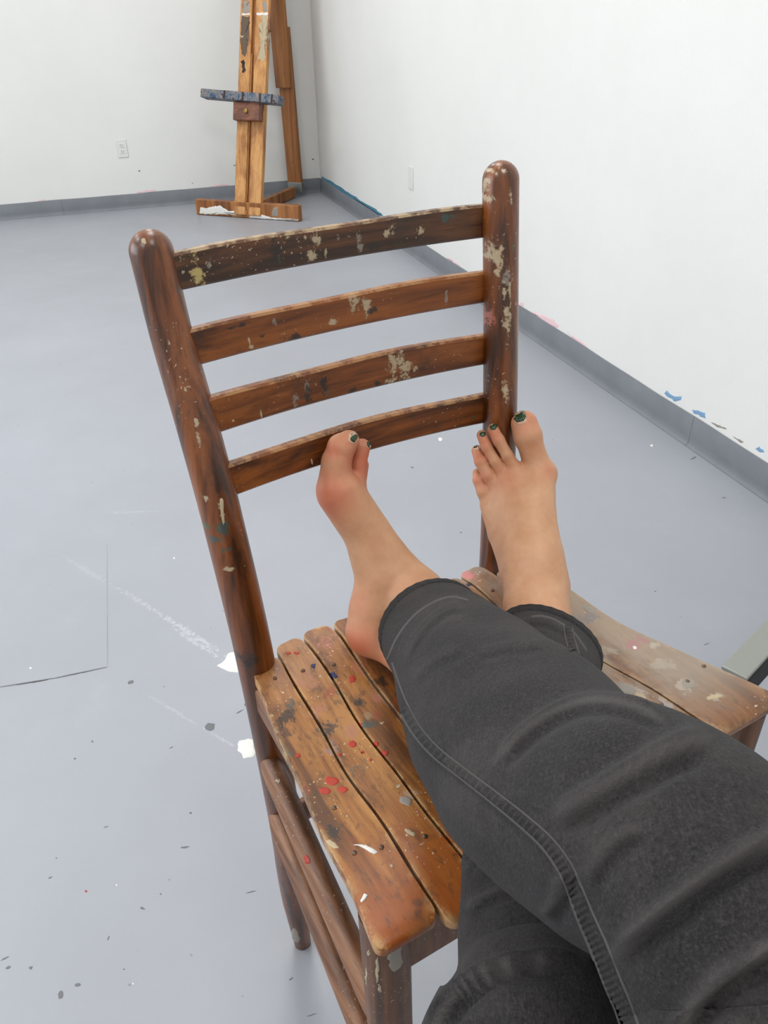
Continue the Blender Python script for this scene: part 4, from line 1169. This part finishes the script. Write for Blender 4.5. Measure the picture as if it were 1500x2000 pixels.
# ------------------------------------------------------------------ wall plates
def wall_plate(name, c, ax, n, label, cat, sockets):
    root = empty(name, c, 0, label, cat)
    w, hh = 0.035, 0.0575
    pm = plain('white_plastic_plate', srgb(230, 230, 227), 0.4)
    box('cover_plate', n * 0.003, ax * w, ZU * hh, n * 0.003, pm, root, 0.002)
    if sockets:
        dm = plain('dark_slot', srgb(70, 68, 66), 0.7)
        for dz in (0.0195, -0.0195):
            f_ = box('socket_face', ZU * dz + n * 0.0068, ax * 0.0165, ZU * 0.014, n * 0.0012, pm, root, 0.003)
            for dx, dzz, hx_, hz_ in ((-0.006, 0.004, 0.0013, 0.004), (0.006, 0.004, 0.0013, 0.0035), (0.0, -0.006, 0.0022, 0.0022)):
                box('slot', ZU * (dz + dzz) + ax * dx + n * 0.0082, ax * hx_, ZU * hz_, n * 0.0004, dm, f_)
    return root
oc_ = on_plane(238, 290, CN, V)
wall_plate('power_outlet', oc_, U, -V, 'white double power outlet on the wall left of the easel', 'outlet', True)
pc_ = on_plane(803, 347, CN, U)
wall_plate('blank_wall_plate', pc_, V, -U, 'white painted-over blank wall plate on the right-hand wall', 'wall plate', False)

# ------------------------------------------------------------------ metal bench frame at the right edge
BZ = 0.34
def at_z(x, y, z): return on_plane(x, y, np.array([0, 0, z]), ZU)
b1, b2, b3 = at_z(1427, 1281, BZ), at_z(1500, 1206, BZ), at_z(1470, 1314, BZ)
bd = (b2 - b1) / np.linalg.norm(b2 - b1)
bp = np.cross(bd, ZU); bp = bp / np.linalg.norm(bp)
if bp @ (b3 - b1) < 0: bp = -bp
bw = (b3 - b1) @ bp
bench = empty('metal_bench', (b1 + bd * 0.45) * np.array([1, 1, 0]), 0, 'grey metal bench rail with black underside behind the stool at the right edge', 'bench')
BR = np.array(bench.location)
M_GREYM = plain('brushed_grey_metal', srgb(150, 152, 146), 0.4, metal=0.35)
M_BLK = plain('black_painted_metal', srgb(14, 16, 16), 0.6)
def bplank(name, a, b, w, t, mat): return plank(name, a - BR, b - BR, w, t, mat, 0.002, bench)
s0, s1 = b1 - bd * 0.03, b1 + bd * 0.95
bplank('top_rail', s0 + bp * bw / 2 - ZU * 0.004, s1 + bp * bw / 2 - ZU * 0.004, bp * bw / 2, ZU * 0.004, M_GREYM)
bplank('side_channel', s0 + bp * (bw / 2 + 0.002) - ZU * 0.036, s1 + bp * (bw / 2 + 0.002) - ZU * 0.036, bp * (bw / 2 - 0.001), ZU * 0.0275, M_BLK)
o2 = bp * 0.34
bplank('top_rail', s0 + bd * 0.3 + o2 - ZU * 0.004, s1 + o2 - ZU * 0.004, bp * bw / 2, ZU * 0.004, M_GREYM)
for q in (0.35, 0.85):
    bplank('cross_bar', b1 + bd * q + bp * bw * 0.6 - ZU * 0.03, b1 + bd * q + o2 - ZU * 0.03, bd * 0.018, ZU * 0.018, M_BLK)
for (q, o) in ((0.0, bp * bw / 2), (0.93, bp * bw / 2), (0.32, o2), (0.93, o2)):
    a = b1 + bd * q + o
    bplank('leg', a * np.array([1, 1, 0]), a - ZU * 0.03, bp * 0.013, bd * 0.013, M_BLK)

# ------------------------------------------------------------------ marks on the floor and walls
cfl = PlaneCaster((0, 0, 0), ZU)
def fmark(poly, mat, thick=0.0008, jitter=1.0, step=6, name='paint_splat'):
    o = patch(name, cfl, poly, mat, None, thick, step, jitter)
    if o is not None:
        o.parent = floor; o.matrix_parent_inverse = floor.matrix_world.inverted()
fmark([(425, 1301), (436, 1294), (442, 1282), (452, 1272), (468, 1274), (470, 1312), (452, 1313), (436, 1309)], P_WHITE, 0.0025, 1.2)
fmark([(462, 1466), (468, 1448), (478, 1443), (496, 1445), (500, 1470), (492, 1480), (476, 1481), (470, 1474)], P_WHITE, 0.0015, 1.2)
fmark([(0, 1341), (60, 1332), (120, 1321), (208, 1302), (209, 1304), (120, 1323.5), (60, 1334.5), (0, 1343)], P_SCUFF, 0.0003, 0.25, 6, 'floor_joint')
fmark([(208.6, 1060), (209.6, 1060), (211, 1304), (209, 1304)], plain('faint_floor_joint', srgb(150, 153, 158), 0.6), 0.0002, 0.15, 12, 'floor_joint')
for (x, y, rx, ry, rot) in ((255, 1333, 6, 4.5, -20), (410, 1419, 10, 8, 0), (372, 1588, 3, 2.5, 0), (361, 1655, 9, 2, -6), (60, 1305, 1.5, 2, 0), (180, 1448, 2, 2, 0), (146, 1482, 2.5, 2, 0), (110, 1676, 2, 1.5, 0),
                            (207, 1615, 5, 1.2, -15), (98, 1714, 5, 1.3, -30), (314, 1746, 2, 2, 0), (278, 1774, 5, 2.5, 10), (10, 1872, 9, 1.8, -28), (60, 1890, 4, 3, 0), (16, 1890, 5, 3, -10), (118, 1943, 5, 8, 10),
                            (152, 1923, 6, 3.5, -10), (242, 1893, 1.6, 1.4, 0), (490, 1742, 10, 1.2, -12), (568, 1912, 5, 1.5, -35), (610, 1982, 10, 1.3, -18), (212, 1832, 1.5, 4, 25), (468, 1390, 9, 1.2, -30),
                            (1355, 895, 7, 2, -20), (805, 913, 3, 1.6, 0), (335, 1460, 5, 1, -25), (900, 1040, 2, 1.5, 0), (1414, 972, 4, 1.2, -15), (1280, 1155, 2, 1.2, 0), (1380, 1258, 6, 1.2, -25), (480, 1376, 3, 3, 0)):
    fmark(ell(x, y, rx, ry, rot, 10, 0.18), P_SCUFF, 0.0003, 0.2, 5, 'scuff_mark')
fmark(ell(168, 1741, 2.5, 2.2, 0), P_RED, 0.0006, 0.2, 4, 'paint_speck')
for (x, y, r) in ((60, 1305, 2.5), (860, 858, 4), (735, 850, 4), (228, 1729, 2), (260, 1922, 2), (1273, 870, 3), (340, 1090, 2)):
    fmark(ell(x, y, r, r * 0.8, 0), P_WHITE, 0.0006, 0.2, 4, 'paint_speck')

def wmark(caster, par, poly, mat, j=0.8, name='paint_smear', step=5):
    o = patch(name, caster, poly, mat, None, 0.0006, step, j)
    if o is not None:
        o.parent = par; o.matrix_parent_inverse = par.matrix_world.inverted()
bpy.context.view_layer.update()
cwr = PlaneCaster(CN - U * 0.0, -U); cwb = PlaneCaster(CN, -V)
wmark(cwr, wall_right, [(627, 344), (660, 362), (700, 389), (744, 417), (748, 421), (740, 420), (700, 396), (660, 370), (628, 350)], P_DEEPTEAL, 0.8)
for (poly, m) in (([(1030, 606), (1052, 612), (1078, 622), (1093, 636), (1088, 642), (1060, 630)], P_SOFTPINK), ([(1014, 592), (1022, 590), (1024, 597), (1016, 600)], P_SOFTPINK),
                  ([(1108, 648), (1118, 655), (1145, 672), (1150, 682), (1130, 672)], P_SOFTPINK), ([(870, 500), (884, 507), (900, 520), (888, 516)], P_SOFTPINK),
                  ([(1296, 769), (1303, 763), (1310, 770), (1318, 777), (1331, 775), (1330, 782), (1316, 783), (1305, 774)], P_SKYBLUE),
                  ([(1352, 800), (1362, 803), (1378, 806), (1378, 816), (1368, 813), (1356, 808)], P_SKYBLUE), ([(1388, 824), (1410, 832), (1420, 838), (1402, 836)], P_GREY),
                  ([(1474, 876), (1484, 873), (1492, 882), (1486, 884)], P_SKYBLUE), ([(1430, 852), (1452, 862), (1448, 866)], P_GREY)):
    wmark(cwr, wall_right, poly, m, 0.8, step=4)
for poly in ([(265, 375), (290, 371), (306, 370), (304, 374), (270, 377)], [(74, 392), (86, 388), (88, 391), (76, 394)], [(408, 362), (430, 360), (448, 358), (446, 362), (412, 364)]):
    wmark(cwb, wall_back, poly, P_SOFTPINK, 0.5, step=4)
for (x, y, r) in ((611, 311, 2.2), (458, 323, 1.8), (272, 334, 2.0), (376, 358, 1.2)):
    wmark(cwb, wall_back, ell(x, y, r, r * 0.7), P_SCUFF, 0.1, 'nail_hole', 3)
